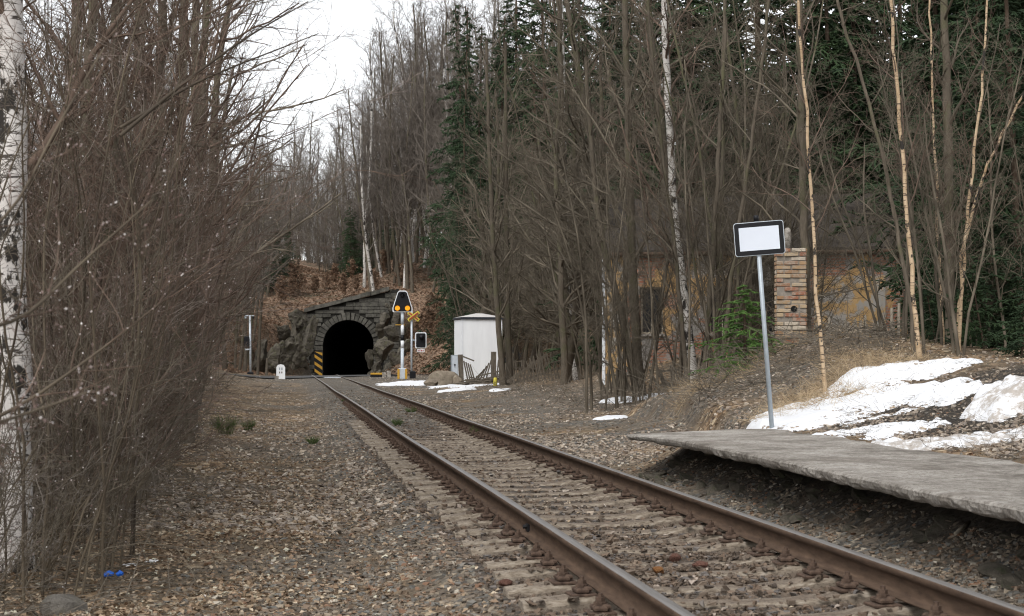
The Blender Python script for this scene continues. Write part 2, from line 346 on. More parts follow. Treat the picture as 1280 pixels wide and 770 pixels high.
def _asphalt(n):
    n.col(n.ramp(n.noise(30, 6, 0.7, n.co('World')), [(0.3, (0.05, 0.05, 0.05)), (0.7, (0.11, 0.107, 0.104))])); n.rough(0.85)
M['asphalt'] = mat('asphalt', _asphalt)
M['blue'] = plain('blue_plastic', (0.02, 0.14, 0.62), 0.35, 0.1)
M['paper'] = plain('white_paper', (0.70, 0.70, 0.70), 0.7, 0.1)
M['weed'] = mat('weed', lambda n: (n.col(n.ramp(n.noise(30, 3), [(0.3, (0.03, 0.055, 0.015)), (0.7, (0.09, 0.13, 0.03))])), n.rough(0.8)))
M['dry_grass'] = mat('dry_grass', lambda n: (n.col(n.ramp(n.attr('rnd'), [(0, (0.176, 0.124, 0.074)), (0.5, (0.386, 0.290, 0.176)), (1, (0.597, 0.465, 0.299))])), n.rough(0.9)))
def _ground(n):
    zb = n.attr('zone', 'Color'); sp = n.n('ShaderNodeSeparateColor'); n.L(zb, sp.inputs[0]); gb, gr_, gs = sp.outputs
    w = n.co('World')
    vl = n.voro(11, w); vs = n.n('ShaderNodeSeparateColor'); n.L(vl, vs.inputs[0])
    lit = n.ramp(vs.outputs[0], [(0, (0.102, 0.068, 0.039)), (0.25, (0.233, 0.158, 0.092)), (0.5, (0.349, 0.247, 0.153)), (0.75, (0.175, 0.112, 0.064)), (0.9, (0.524, 0.420, 0.286))], 'CONSTANT')
    lit = n.mix(n.g(n.noise(0.8, 5, 0.6, w), 0.40, 0.62), lit, (0.115, 0.090, 0.062), 'MIX')
    vb = n.voro(21, w); bs = n.n('ShaderNodeSeparateColor'); n.L(vb, bs.inputs[0])
    bal = n.ramp(bs.outputs[0], [(0, (0.065, 0.060, 0.053)), (0.3, (0.144, 0.130, 0.109)), (0.55, (0.202, 0.167, 0.130)), (0.75, (0.122, 0.130, 0.130)), (0.9, (0.346, 0.302, 0.238))], 'CONSTANT')
    bal = n.mix(n.g(n.noise(1.3, 5, 0.6, w), 0.45, 0.65), bal, (0.118, 0.094, 0.070))
    rst = n.ramp(vs.outputs[1], [(0, (0.126, 0.079, 0.054)), (0.3, (0.252, 0.159, 0.103)), (0.6, (0.322, 0.227, 0.157)), (0.85, (0.168, 0.121, 0.087))], 'CONSTANT')
    rst = n.mix(n.g(n.noise(0.45, 6, 0.65, w), 0.50, 0.60), rst, (0.098, 0.081, 0.052))
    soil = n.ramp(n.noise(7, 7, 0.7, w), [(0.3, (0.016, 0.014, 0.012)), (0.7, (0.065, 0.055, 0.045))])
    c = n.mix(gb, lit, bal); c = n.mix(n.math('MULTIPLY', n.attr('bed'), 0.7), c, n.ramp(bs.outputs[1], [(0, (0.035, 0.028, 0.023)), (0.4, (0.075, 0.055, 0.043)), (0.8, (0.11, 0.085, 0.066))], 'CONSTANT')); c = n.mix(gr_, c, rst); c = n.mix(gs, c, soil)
    n.col(c); n.rough(0.95)
    n.bump(n.math('ADD', n.math('MULTIPLY', n.voro(21, w, 'F1', 'Distance'), 0.5), n.noise(12, 6, 0.7, w)), 1.0, 0.04)
M['ground'] = mat('ground', _ground)

# ------------------------------------------------------------------ terrain
def xtrack(Y): return 2.5 + np.where(np.asarray(Y) > 95, (np.asarray(Y) - 95.0) ** 2 / 880.0, 0.0)
def ztrack(Y): return -0.014 * np.clip(np.asarray(Y, float) - 100, 0, 60)
NEAR = ([-60, -40, -12, -5, -2.5, -1, .5, 1.15, 3.85, 4.1, 4.5, 4.95, 5.9, 6.5, 7.4, 8.6, 10, 14, 22, 60], [4, 2.8, 1.0, 0, -.28, -.38, -.40, -.238, -.238, -.34, -.22, .10, .20, .22, .38, .76, 1.0, 1.3, 1.9, 4])
MID = ([-60, -40, -12, -6, -3, -1, .5, 1.2, 3.8, 4.5, 7, 9, 12, 16, 24, 60], [5, 3.2, 1.3, .45, -.1, -.3, -.36, -.24, -.24, -.28, -.1, .15, .6, 1.1, 1.6, 4])
FAR = ([-60, -40, -12, -6, -3, -1, .5, 1.2, 3.8, 7, 12, 16, 24, 60], [6, 4, 1.7, .75, .15, -.05, -.06, -.06, -.06, -.04, 0, .4, 1.5, 5])
def H(X, Y, fine=True):
    X = np.asarray(X, float); Y = np.asarray(Y, float); X, Y = np.broadcast_arrays(X, Y)
    U = X - (xtrack(Y) - 2.5) * sst(40, 4, np.abs(X - 2.5))
    zn, zm, zf = np.interp(U, *NEAR), np.interp(U, *MID), np.interp(U, *FAR)
    ys = 4 * sst(6, 7.5, X)
    wn = sst(19.6 + 2.6 * ys, 22 + 3.7 * ys, Y)
    z = zn * (1 - wn) + (zm + .09 * sst(22, 42, Y) * sst(1.6, 1.2, np.abs(U - 2.5))) * wn; wf = sst(48, 86, Y); z = z * (1 - wf) + zf * wf
    z = z + 1.0 * np.exp(-((X - 11.6) / 2.3) ** 2 - ((Y - 47) / 4.2) ** 2)
    z = z + .52 * np.exp(-((X - 9.2) / 2.3) ** 2 - ((Y - 27.2) / 2.9) ** 2)
    z = z + ztrack(Y) * sst(30, 6, np.abs(U - 2.5))
    # cutting and tunnel hill
    xc = xtrack(Y)
    wr = np.interp(Y, [0, 85, 100, 118, 140, 152], [60, 40, 9.5, 5.5, 3.6, 3.0]); wl = np.interp(Y, [0, 95, 112, 128, 140, 152], [80, 60, 22, 8, 3.6, 3.0])
    jit = (fbm(X * .35, Y * .35, 5) - .5)
    dr = X - (xc + wr); dl = (xc - wl) - X; db = Y - 151.2
    fr = np.interp(dr + jit * 2.5, [0, 1.5, 4, 12, 25, 60], [0, 1.2, 3.6, 10, 13, 16])
    fl = np.interp(dl + jit * 1.5, [0, .8, 2.2, 6, 14, 30, 70], [0, 2.2, 4.2, 5.0, 6.2, 8.2, 10])
    fb = np.interp(db, [0, .2, .9, 3, 12, 30, 70, 200, 600], [0, 0, 6.0, 6.9, 9.4, 12.5, 15, 18, 20])
    ww = sst(-6, 6, X - xc)
    fb = fb * (0.82 + 0.30 * ww)
    z = z + np.maximum(np.maximum(fr * (Y > 80), fl * (Y > 80)), fb)
    if fine:
        off = np.clip(np.abs(U - 2.5) - 1.2, 0, 1.5) / 1.5
        z = z + off * ((fbm(X * .9, Y * .9, 1) - .47) * .14 + (fbm(X * 4, Y * 4, 9, 3) - .44) * .055)
        hill = np.clip(np.abs(U - 2.5) - 7, 0, 10) / 10
        z = z + hill * (fbm(X * .22, Y * .22, 3) - .47) * 1.1
    return z
def Hs(x, y): return float(H(np.array([x]), np.array([y]))[0])
def G(px, d, dz=0.0):
    """ground point under photo column px, d metres ahead"""
    p = W(px, 440, d); return np.array([p[0], p[1], Hs(p[0], p[1]) + dz])
def axis(segs):
    out = []
    for a, b, s in segs: out += list(np.arange(a, b - 1e-6, s))
    return np.array(out + [segs[-1][1]])
xs = axis([(-900, -200, 50), (-200, -60, 10), (-60, -14, 1.6), (-14, -5, .4), (-5, 8.5, .11), (8.5, 14, .25), (14, 30, .7), (30, 60, 2.5), (60, 200, 12), (200, 900, 60)])
ys_ = axis([(-60, -6, 6), (-6, 5, .8), (5, 24, .12), (24, 45, .28), (45, 90, .8), (90, 140, .6), (140, 156, .3), (156, 200, 1.4), (200, 300, 8), (300, 1500, 75)])
XX, YY = np.meshgrid(xs, ys_); ZZ = H(XX, YY)
nx_, ny_ = len(xs), len(ys_)
ii = np.arange(nx_ * ny_).reshape(ny_, nx_)
q = np.stack([ii[:-1, :-1], ii[:-1, 1:], ii[1:, 1:], ii[1:, :-1]], -1).reshape(-1, 4)
cx = (XX[:-1, :-1] + XX[1:, 1:]) / 2; cy = (YY[:-1, :-1] + YY[1:, 1:]) / 2
zmn = np.minimum(np.minimum(ZZ[:-1, :-1], ZZ[1:, 1:]), np.minimum(ZZ[1:, :-1], ZZ[:-1, 1:]))
hole = (np.abs(cx - xtrack(cy)) < 2.6) & (cy > 150.9) & (zmn < 5.3)
UU = XX - xtrack(YY)
nz = fbm(XX * .6, YY * .6, 21)
zb = sst(1.9, 1.2, np.abs(UU)) + 0.75 * sst(.42, .56, nz) * sst(4.2, 2.2, np.abs(UU)) + .5 * sst(60, 80, YY) * sst(9, 3, np.abs(UU))
zb = zb + .85 * sst(1.3, 1.8, UU) * sst(7.5, 5, UU) * sst(18.5, 20, YY) * sst(.25, .42, nz)
zb = np.clip(zb + .8 * sst(1.2, 1.5, UU) * sst(3.4, 2.2, UU) * sst(20, 18, YY), 0, 1)
hillz = sst(92, 112, YY) * sst(3.5, 6, np.abs(UU)); hillz = np.maximum(hillz, sst(151, 152, YY))
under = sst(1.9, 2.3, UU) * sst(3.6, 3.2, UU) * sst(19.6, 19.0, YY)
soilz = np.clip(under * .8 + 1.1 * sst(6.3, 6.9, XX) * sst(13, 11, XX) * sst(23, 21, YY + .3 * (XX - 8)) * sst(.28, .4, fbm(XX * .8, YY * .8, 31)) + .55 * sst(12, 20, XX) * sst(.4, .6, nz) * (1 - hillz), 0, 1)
zone = np.stack([zb, hillz, soilz, np.ones_like(zb)], -1).reshape(-1, 4)
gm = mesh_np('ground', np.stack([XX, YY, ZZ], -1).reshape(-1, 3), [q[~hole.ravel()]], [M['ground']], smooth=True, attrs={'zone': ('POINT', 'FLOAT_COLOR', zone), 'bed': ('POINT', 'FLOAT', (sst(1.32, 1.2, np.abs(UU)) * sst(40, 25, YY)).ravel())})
tag(link('ground', gm), 'leaf strewn ground beside the railway track', None, None, 'structure')

# road over the track
def strip(name, cl, w, dz, m, n=60):
    cl = np.array(cl, float); t = np.linspace(0, len(cl) - 1, n)
    P = np.stack([np.interp(t, range(len(cl)), cl[:, 0]), np.interp(t, range(len(cl)), cl[:, 1])], 1)
    for _ in range(6): P[1:-1] = (P[:-2] + 2 * P[1:-1] + P[2:]) / 4
    T = np.gradient(P, axis=0); T /= np.linalg.norm(T, axis=1, keepdims=True); N = np.stack([-T[:, 1], T[:, 0]], 1)
    rows = [P + N * k for k in np.linspace(-w / 2, w / 2, 9)]; A = np.stack(rows, 1)
    Z = H(A[..., 0], A[..., 1], False) + dz
    V = np.concatenate([A, Z[..., None]], -1).reshape(-1, 3); i = np.arange(n * 9).reshape(n, 9)
    return link(name, mesh_np(name, V, [np.stack([i[:-1, :-1], i[:-1, 1:], i[1:, 1:], i[1:, :-1]], -1).reshape(-1, 4)], [m], smooth=True))
tag(strip('road', [(-1.6, 86), (-.6, 88.5), (.6, 91.5), (2.6, 95), (7, 99), (13, 101), (24, 103), (34, 104)], 4.2, .05, M['asphalt']), 'narrow asphalt road over the level crossing', None, None, 'structure')

# ------------------------------------------------------------------ track
rng = np.random.default_rng(7)
trk = thing('railway_track', 'single railway track with rusty rails running into the tunnel', 'railway track', (2.5, 6, -0.2))
RP = [(-.0625, -.149), (.0625, -.149), (.0625, -.140), (.02, -.128), (.0085, -.115), (.0075, -.055), (.012, -.046), (.034, -.038), (.0345, -.014), (.031, -.004), (.02, 0), (-.02, 0), (-.031, -.004), (-.0345, -.014), (-.034, -.038), (-.012, -.046), (-.0075, -.055), (-.0085, -.115), (-.02, -.128), (-.0625, -.140)]
yy = np.concatenate([np.arange(2, 95, 1.5), np.arange(95, 196, 2.5)])
def rail(off):
    xc = xtrack(yy); dx = np.gradient(xc, yy); nrm = np.sqrt(1 + dx * dx)
    wob = (vn(yy * .11, yy * 0 + off, 3) - .5) * .022; wz = (vn(yy * .13, yy * 0 + off, 8) - .5) * .03
    k = len(RP); V = []
    for (a, b) in RP: V.append(np.stack([xc + wob + (off + a) / nrm, yy - (off + a) * dx / nrm, ztrack(yy) + b + wz], 1))
    V = np.stack(V, 1).reshape(-1, 3) - np.array([2.5, 6, -.2]); i = np.arange(len(yy) * k).reshape(-1, k); j = np.roll(i, -1, 1)
    F = np.stack([i[:-1], j[:-1], j[1:], i[1:]], -1); mi = np.zeros(F.shape[:2], int); mi[:, 9:12] = 1
    return link('rail', mesh_np('rail', V, [F.reshape(-1, 4)], [M['rail_rust'], M['rail_top']], mi.ravel(), True), trk)
rails = [rail(-.75), rail(.75)]
jb = MB().box((-.03, -.05, -.115), (-.012, .05, -.06), 0, .004); jb.tube([(-.03, 0, -.08), (-.055, 0, -.08)], .016, 6)
jb.part('bond_bolt', rails[0], M['black'], loc=(-.75, 5.55, .2))
def sleeper_mesh(seed):
    r = np.random.default_rng(seed); n = 25; xs_ = np.linspace(-1.21, 1.21, n); V = []
    for x in xs_:
        a = abs(x); zt = np.interp(a, [0, .25, .48, .62, .88, 1.0, 1.21], [-.052, -.05, -.03, .0, .0, -.012, -.03])
        w = .105 + .008 * r.standard_normal() * .4; e = .022 + .012 * r.random()
        prof = [(-w - .02, -.2), (-w, zt - e * 1.1), (-w + e, zt + .003 * r.standard_normal()), (0, zt + .004 + .004 * r.standard_normal()), (w - e, zt + .003 * r.standard_normal()), (w, zt - e * 1.1), (w + .02, -.2)]
        V += [(x + .004 * r.standard_normal(), y + .004 * r.standard_normal(), z) for y, z in prof]
    V = np.array(V); i = np.arange(n * 7).reshape(n, 7)
    F = np.stack([i[:-1, :-1], i[1:, :-1], i[1:, 1:], i[:-1, 1:]], -1); mi = np.zeros(F.shape[:2], int); mi[:, 1] = 1; mi[:, 4] = 1; F = F.reshape(-1, 4); mi = list(mi.ravel()) + [0, 0]
    caps = np.array([list(i[0])[::-1][::-1], list(i[-1])[::-1]])
    return mesh_np('sleeper', V, [F, caps], [M['sleeper'], M['sleeper_edge']], mi)
SLM = [sleeper_mesh(k) for k in range(5)]
def fastener_mesh(seed):
    r = np.random.default_rng(seed); b = MB()
    b.box((-.085, -.09, -.004), (.085, .09, .018), 0, .006)                 # ribbed plate end
    b.box((-.05, -.075, .018), (.03, .075, .052), 0, .01)                   # clamp
    b.box((.0, -.06, .03), (.055, .06, .062), 0, .01)
    b.tube([(0, 0, .05), (0, 0, .072)], .042, 8); b.tube([(0, 0, .07), (0, 0, .10)], .030, 6); b.tube([(0, 0, .10), (.003 * r.standard_normal(), 0, .122)], .016, 6)
    return b.mesh('rail_fastening', M['fastener'])
FSM = [fastener_mesh(k) for k in range(3)]
ks = 0
for k in range(66):
    y = 5.2 + .6 * k + rng.normal(0, .03)
    s = link('sleeper', SLM[k % 5], trk, (rng.normal(0, .012), y - 6, .035 + rng.normal(0, .006)), (rng.normal(0, .012), rng.normal(0, .003), rng.normal(0, .012) + (PI if k % 2 else 0)))
    if k < 66:
        fl = 1 if k % 2 == 0 else -1
        for x, d in ((-.75, -1), (-.75, 1), (.75, -1), (.75, 1)):
            link('rail_fastening', FSM[ks % 3], s, (x + d * .125, rng.normal(0, .008), -.004), (0, 0, (0 if d < 0 else PI) + rng.normal(0, .06)), (.85, .85, .85)); ks += 1
pl = thing('level_crossing_deck', 'pale concrete edge strip between the rails at the level crossing', 'crossing panel', (2.5, 90.3, -.07))
MB().box((-.66, -.35, 0), (.66, .35, .055), 0, .02).part('slab', pl, M['galv_light'])
MB().box((-.66, .4, 0), (.66, 5, .05), 0, .02).part('slab', pl, M['asphalt'])

# ------------------------------------------------------------------ platform
plat = thing('station_platform', 'low crumbling concrete platform beside the track', 'platform', (5.0, 12, .0))
def slab(y0, y1, seed, tip=0.0):
    r = np.random.default_rng(seed); ny = max(6, int((y1 - y0) / .07)); nx = 14
    ysl = np.linspace(y0, y1, ny); rows = []
    for y in ysl:
        e = 4.15 + (fbm(np.array([y * 3.5]), np.array([.5]), 77, 4)[0] - .47) * .07 + (0.03 * (vn(np.array([y * 11]), np.array([2.]), 3)[0] - .5))
        if tip: e = e + np.interp(y, [18.6, 19.2, 19.6], [0, -.08, -.02])
        back = 5.95 + (fbm(np.array([y * 1.2]), np.array([4.]), 5, 3)[0] - .45) * .5
        rows.append((e, back))
    zt = lambda x, y: .256 + .030 * (vn(np.array([y * .35]), np.array([1.]), 41)[0] - .5) + .012 * (fbm(np.array([x * 4.]), np.array([y * 4.]), 8, 4)[0] - .47) - (np.interp(y, [17.2, 19.6], [0, .085]) * np.interp(x, [4.2, 5.6], [1, .4]) if tip else 0)
    V = []; 
    for y, (e, bk) in zip(ysl, rows):
        th = (np.interp(y, [17.6, 19.6], [.09, .05]) if tip else .092) + .03 * (fbm(np.array([y * 6]), np.array([7.]), 12, 4)[0] - .45)
        z0 = zt(e, y)
        V.append((e + .05, y, z0 - th)); V.append((e + .012 + .014 * r.random(), y, z0 - th + .012 + .012 * r.random())); V.append((e + .012 * r.random(), y, z0 - th * .5)); V.append((e + .004, y, z0 - .018)); V.append((e + .025, y, z0 - .002))
        for i in range(1, nx):
            x = e + .025 + (bk - e - .025) * i / (nx - 1); V.append((x, y, zt(x, y)))
        V.append((bk + .03, y, zt(bk, y) - .2))
    c = 5 + nx - 1 + 1; V = np.array(V); V -= np.array([5, 12, 0]); i = np.arange(ny * c).reshape(ny, c)
    F = np.stack([i[:-1, :-1], i[:-1, 1:], i[1:, 1:], i[1:, :-1]], -1).reshape(-1, 4); B = np.stack([i[:-1, -1], i[:-1, 0], i[1:, 0], i[1:, -1]], -1)
    link('slab', mesh_np('slab', V, [F, B, np.array([list(i[0]), list(i[-1])[::-1]])], [M['concrete']]), plat)
js = [3.2, 5.6, 7.9, 9.95, 12.1, 14.3, 16.9, 19.6]
for k in range(7): slab(js[k] + .006, js[k + 1] - .006, 50 + k, k == 6)
def rock_mesh(name, seed, m, sub=2, cuts=9, s=(1, 1, 1), rough=.05, flat=.62):
    import bmesh
    bm = bmesh.new(); bmesh.ops.create_icosphere(bm, subdivisions=sub, radius=1)
    V = np.array([v.co for v in bm.verts]); F = np.array([[v.index for v in f.verts] for f in bm.faces]); bm.free()
    r = np.random.default_rng(seed)
    for _ in range(cuts):
        d = r.standard_normal(3); d /= np.linalg.norm(d); h = r.uniform(flat, .92)
        o = V @ d - h; V = V - np.where(o > 0, o, 0)[:, None] * d
    V = V * (1 + rough * r.standard_normal((len(V), 1))) * np.array(s)
    return mesh_np(name, V, [F], [m])
RB = [rock_mesh('stone', 200 + k, M['rubble'], 2, 12, (.2, .13, .06), .03, .4) for k in range(4)]
for k in range(70):
    y = rng.uniform(8, 19.2); t = rng.random(); x = 4.25 + .55 * t + rng.normal(0, .04)
    z = Hs(x, y) + .01
    link('stone', RB[k % 4], plat, (x - 5, y - 12, z), (rng.normal(0, .2), rng.normal(0, .2) - .3, PI / 2 + rng.normal(0, .4)), [rng.uniform(.35, .9)] * 3)
MB().box((-.12, -8.8, -.5), (.75, 6.6, .13)).part('footing', plat, M['rubble'])

# ------------------------------------------------------------------ station sign
b = W(965, 531, 21.0); b[2] = Hs(b[0], b[1])
top = W(945, 270, 21.0); L_ = np.linalg.norm(top - b)
ax = Vector(top - b).normalized(); facing = -Vector(W(947, 300, 21) - CAM); facing = (facing - ax * facing.dot(ax)).normalized()
sx = ax.cross(facing).normalized() * -1
sg = thing('station_sign', 'blank white station sign with black frame on leaning grey pole', 'sign', b)
Ms = Matrix((-sx, -facing, ax)).transposed(); sg.rotation_euler = Ms.to_euler()
MB().tube([(0, 0, -.3), (0, 0, L_ - .07)], .030, 14).part('pole', sg, M['galv'], smooth=True)
MB().tube([(0, 0, L_ - .07), (0, 0, L_ + .0), (0, 0, L_ + .008)], [.034, .034, .02], 14).part('pole_cap', sg, M['black'], smooth=True)
def rrect(w, h, r, n=6):
    p = []
    for cx_, cz_, a0 in ((w / 2 - r, h / 2 - r, 0), (-w / 2 + r, h / 2 - r, 90), (-w / 2 + r, -h / 2 + r, 180), (w / 2 - r, -h / 2 + r, 270)):
        for i in range(n + 1): a = rad(a0 + 90 * i / n); p.append((cx_ + r * math.cos(a), cz_ + r * math.sin(a)))
    return p
zc_ = L_ * .893
bd = MB().prism(rrect(.635, .432, .035), -.040, -.034).part('board_back', sg, M['galv_light'], loc=(.02, 0, zc_))
MB().prism(rrect(.618, .415, .030), -.046, -.0405).part('board_frame', sg, M['black'], loc=(.02, 0, zc_))
fc = MB().prism(rrect(.507, .30, .004, 2), -.051, -.0465).part('board_face', sg, M['board_white'], loc=(.02, 0, zc_))
for s_ in (-.1, .1): MB().box((-.045, -.034, -.012), (.045, .034, .012)).part('bracket', sg, M['galv'], loc=(0, 0, zc_ + s_))

# ------------------------------------------------------------------ tunnel portal
pb = W(435, 470, 150.0); pb[2] = -.7; TX, TY = float(xtrack(150.0)), 150.0
HEAD = -math.atan(55 / 440.)
tp = thing('tunnel_portal', 'dark stone railway tunnel portal with sloping coping', 'tunnel portal', (TX, TY, -.75), (0, 0, HEAD))
R0, SP, RT = 2.32, 2.85, .68
def cop(x): return 6.0 + (x + 3.4) * .255
# backing wall with arch opening
bw = MB(); A = [rad(a) for a in np.linspace(0, 180, 25)]
inner = [(R0, 0)] + [(R0 * math.cos(a), SP + R0 * math.sin(a)) for a in A] + [(-R0, 0)]
outer = [(4.6, 0)] + [(4.6, 0.0)] * 0
outp = [(4.6, 0)]
for a in A:
    c, s_ = math.cos(a), math.sin(a); t = 4.6 / max(abs(c), 1e-6)
    x = max(-4.2, min(4.6, c * 12)); 
    zz = cop(x) if SP + s_ * 12 > cop(x) else SP + s_ * 12
    if abs(c) * 12 <= 4.6 or zz >= cop(x) - 1e-6: outp.append((x, cop(x)))
    else: outp.append((x, zz))
outp.append((-4.2, 0))
n_ = len(inner); V = [(x, .22, z) for x, z in inner] + [(x, .22, z) for x, z in outp]
bw.add(V, [(i, i + 1, n_ + i + 1, n_ + i) for i in range(n_ - 1)]).part('wall', tp, M['mortar'])
NV = 21
for i in range(NV):
    a0, a1 = PI * i / NV + .014, PI * (i + 1) / NV - .014; r1 = R0 + RT * rng.uniform(.85, 1.1); pr = rng.uniform(-.14, .05)
    P = [(R0 * math.cos(a0), SP + R0 * math.sin(a0)), (r1 * math.cos(a0), SP + r1 * math.sin(a0)), (r1 * math.cos(a1), SP + r1 * math.sin(a1)), (R0 * math.cos(a1), SP + R0 * math.sin(a1))]
    MB().prism(P, pr, .7).part('voussoir', tp, M['masonry'])
z = 0.0
for r_ in range(6):
    h = SP / 6
    for s_ in (-1, 1):
        w = rng.uniform(.5, .85); x0, x1 = (R0, R0 + w) if s_ > 0 else (-R0 - w, -R0)
        MB().box((x0, rng.uniform(-.06, .04), z + .012), (x1, .7, z + h - .012), 0, .03).part('jamb_stone', tp, M['masonry'])
    z += h
z = 0.0
while z < 8.2:
    h = rng.uniform(.30, .45); x = -4.1 + rng.uniform(0, .3)
    while x < 4.5:
        w = rng.uniform(.4, .85); xm, zm = x + w / 2, z + h / 2
        out_ring = (abs(xm) > R0 + RT + .12 + w * .25) if zm < SP else (math.hypot(xm, zm - SP) > R0 + RT + .14)
        if out_ring and z + h < cop(xm) - .03:
            MB().box((x + .012, rng.uniform(.02, .12), z + .012), (x + w - .012, .5, z + h - .012), 0, .03).part('wall_stone', tp, M['masonry'])
        x += w
    z += h
for i in range(9):
    x0 = -4.0 + i * .86; x1 = x0 + .84; j = rng.normal(0, .025); th = .36
    P = [(x0, cop(x0) + j), (x1, cop(x1) + j), (x1, cop(x1) + th + j), (x0, cop(x0) + th + j)]
    MB().prism(P, -.22 + rng.normal(0, .03), .6).part('coping_stone', tp, M['masonry'])
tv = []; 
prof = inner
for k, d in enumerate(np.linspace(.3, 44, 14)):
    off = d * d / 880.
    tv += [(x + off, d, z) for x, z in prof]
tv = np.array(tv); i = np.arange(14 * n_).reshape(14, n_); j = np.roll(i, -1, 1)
link('lining', mesh_np('lining', tv, [np.stack([i[:-1], i[1:], j[1:], j[:-1]], -1).reshape(-1, 4), np.array([list(i[-1])])], [M['near_black']]), tp)  # stone lining in one near-black tone
hb = thing('hazard_board', 'black and amber striped warning board at tunnel mouth', 'hazard board', W(398, 470, 128), (0, 0, -YAW * .3)); hb.location.z = -.55
hb_h = 2.05
MB().box((-.31, 0, 0), (.31, .05, hb_h), 0, .01).part('panel', hb, M['black'])
for k in range(4):
    z0 = .05 + k * .55; P = [(-.30, z0 + .42), (.30, z0), (.30, z0 + .24), (-.30, z0 + .66)]
    P = [(x, min(max(z, .02), hb_h - .02)) for x, z in P]
    MB().prism(P, -.008, -.002).part('stripe', hb, M['amber_y'])
# rock faces beside the portal
def rock(name, label, p, s, rot, m, seed, sub=3, cuts=14, group=None, sink=.25, cat='rock'):
    o = link(name, rock_mesh(name, seed, m, sub, cuts, s, .025, .5), None, (p[0], p[1], p[2] - sink * s[2]), rot)
    return tag(o, label, cat, group)
def crag(seed, s, m):
    import bmesh
    bm = bmesh.new(); bmesh.ops.create_icosphere(bm, subdivisions=5, radius=1); V = np.array([v.co for v in bm.verts]); F = np.array([[v.index for v in f.verts] for f in bm.faces]); bm.free(); r = np.random.default_rng(seed)
    for _ in range(22):
        d = r.standard_normal(3); d[2] *= .5; d /= np.linalg.norm(d); h = r.uniform(.35, .9); o = V @ d - h; V = V - np.where(o > 0, o, 0)[:, None] * d
    Q = V * np.array(s); n1 = fbm(Q[:, 0] * 2.2 + Q[:, 1] * 1.7 + seed, Q[:, 2] * 1.1, seed, 5) + fbm(Q[:, 1] * 2.6 - Q[:, 0] + 9, Q[:, 2] * 2.4 + 5, seed + 3, 5) - .94
    st = np.round(n1 * 7) / 7 * .65 + n1 * .35
    return mesh_np('crag', (V * (1 + .55 * st)[:, None]) * np.array(s), [F], [m])
RK = [(385, 430, 138, (1.0, 1.4, 3.1)), (372, 440, 134, (1.3, 1.6, 2.7)), (357, 446, 131, (1.3, 1.5, 2.0)), (341, 452, 128, (1.5, 1.5, 1.5)), (326, 448, 131, (1.6, 1.6, 1.7)), (378, 405, 143, (1.9, 1.6, 1.5)), (356, 420, 140, (1.6, 1.5, 1.7))]
RL = ['tall rock buttress right against the left tunnel jamb', 'broad dark rock face behind the white kilometre post', 'mossy rock knob just left of the kilometre post', 'low rock ledge between kilometre post and lamp mast', 'leafy rock bulge beside the grey lamp mast', 'flat topped crag above the left tunnel jamb', 'upper crag above the kilometre post']
for k, (px, py, d, s) in enumerate(RK):
    rock('rock_face', RL[k], W(px, py, d), s, (rng.normal(0, .1), rng.normal(0, .1), rng.uniform(0, 6)), M['rock'], 300 + k, group='rock faces of the cutting', sink=0).data = crag(300 + k, tuple(.86 * q for q in s), M['rock'])
RK2 = [(470, 462, 140, (1.0, 1.3, 1.5)), (462, 448, 146, (.8, 1.0, 1.2)), (478, 440, 141, (1.4, 1.4, 1.8)), (487, 415, 144, (1.4, 1.4, 1.8)), (474, 412, 147, (1.0, 1.0, 1.3)), (494, 452, 135, (1.3, 1.4, 1.3)), (498, 395, 148, (1.5, 1.4, 1.6)), (486, 388, 150, (1.2, 1.0, 1.3)), (508, 435, 137, (1.2, 1.2, 1.2)), (489, 372, 150, (1.5, 1.0, 1.4)), (482, 400, 149.2, (1.3, .9, 1.5)), (496, 380, 149, (1.4, 1.1, 1.8))]
RL2 = ['lowest rubble boulder at the right foot of the tunnel arch', 'small crag biting into the right side of the tunnel arch', 'grey crag halfway up right of tunnel mouth', 'lichen crag on the bank left of the signal pole', 'small crag below the right end of the arch ring', 'boulder at the bank foot left of the crossing signal', 'high crag under the upper end of the coping', 'crag touching the coping right of the arch', 'crag on the bank directly behind the signal pole', 'highest crag swallowing the right end of the coping', 'crag overlapping the wall right of the arch ring', 'mossy crag right above the signal shield']
for k, (px, py, d, s) in enumerate(RK2):
    rock('rock_face', RL2[k], W(px, py, d), s, (rng.normal(0, .2), rng.normal(0, .2), rng.uniform(0, 6)), M['rock'], 330 + k, group='rocks on the right tunnel bank', sink=0).data = crag(330 + k, tuple(.68 * q for q in s), M['rock'])
SR = [crag(360 + k, (.5, .5, .42), M['rock']) for k in range(4)]
for k in range(46):
    px = 452 + 52 * rng.random(); d = 132 + 18 * rng.random(); p = G(px, d)
    if abs(p[0] - float(xtrack(p[1]))) < 2.5: continue
    tag(link('bank_rock', SR[k % 4], None, p, (rng.normal(0, .4), rng.normal(0, .4), rng.uniform(0, 6)), [rng.uniform(.5, 1.5)] * 3), 'small rock in the rubble bank right of tunnel mouth', 'rock', 'rubble of the right tunnel bank')

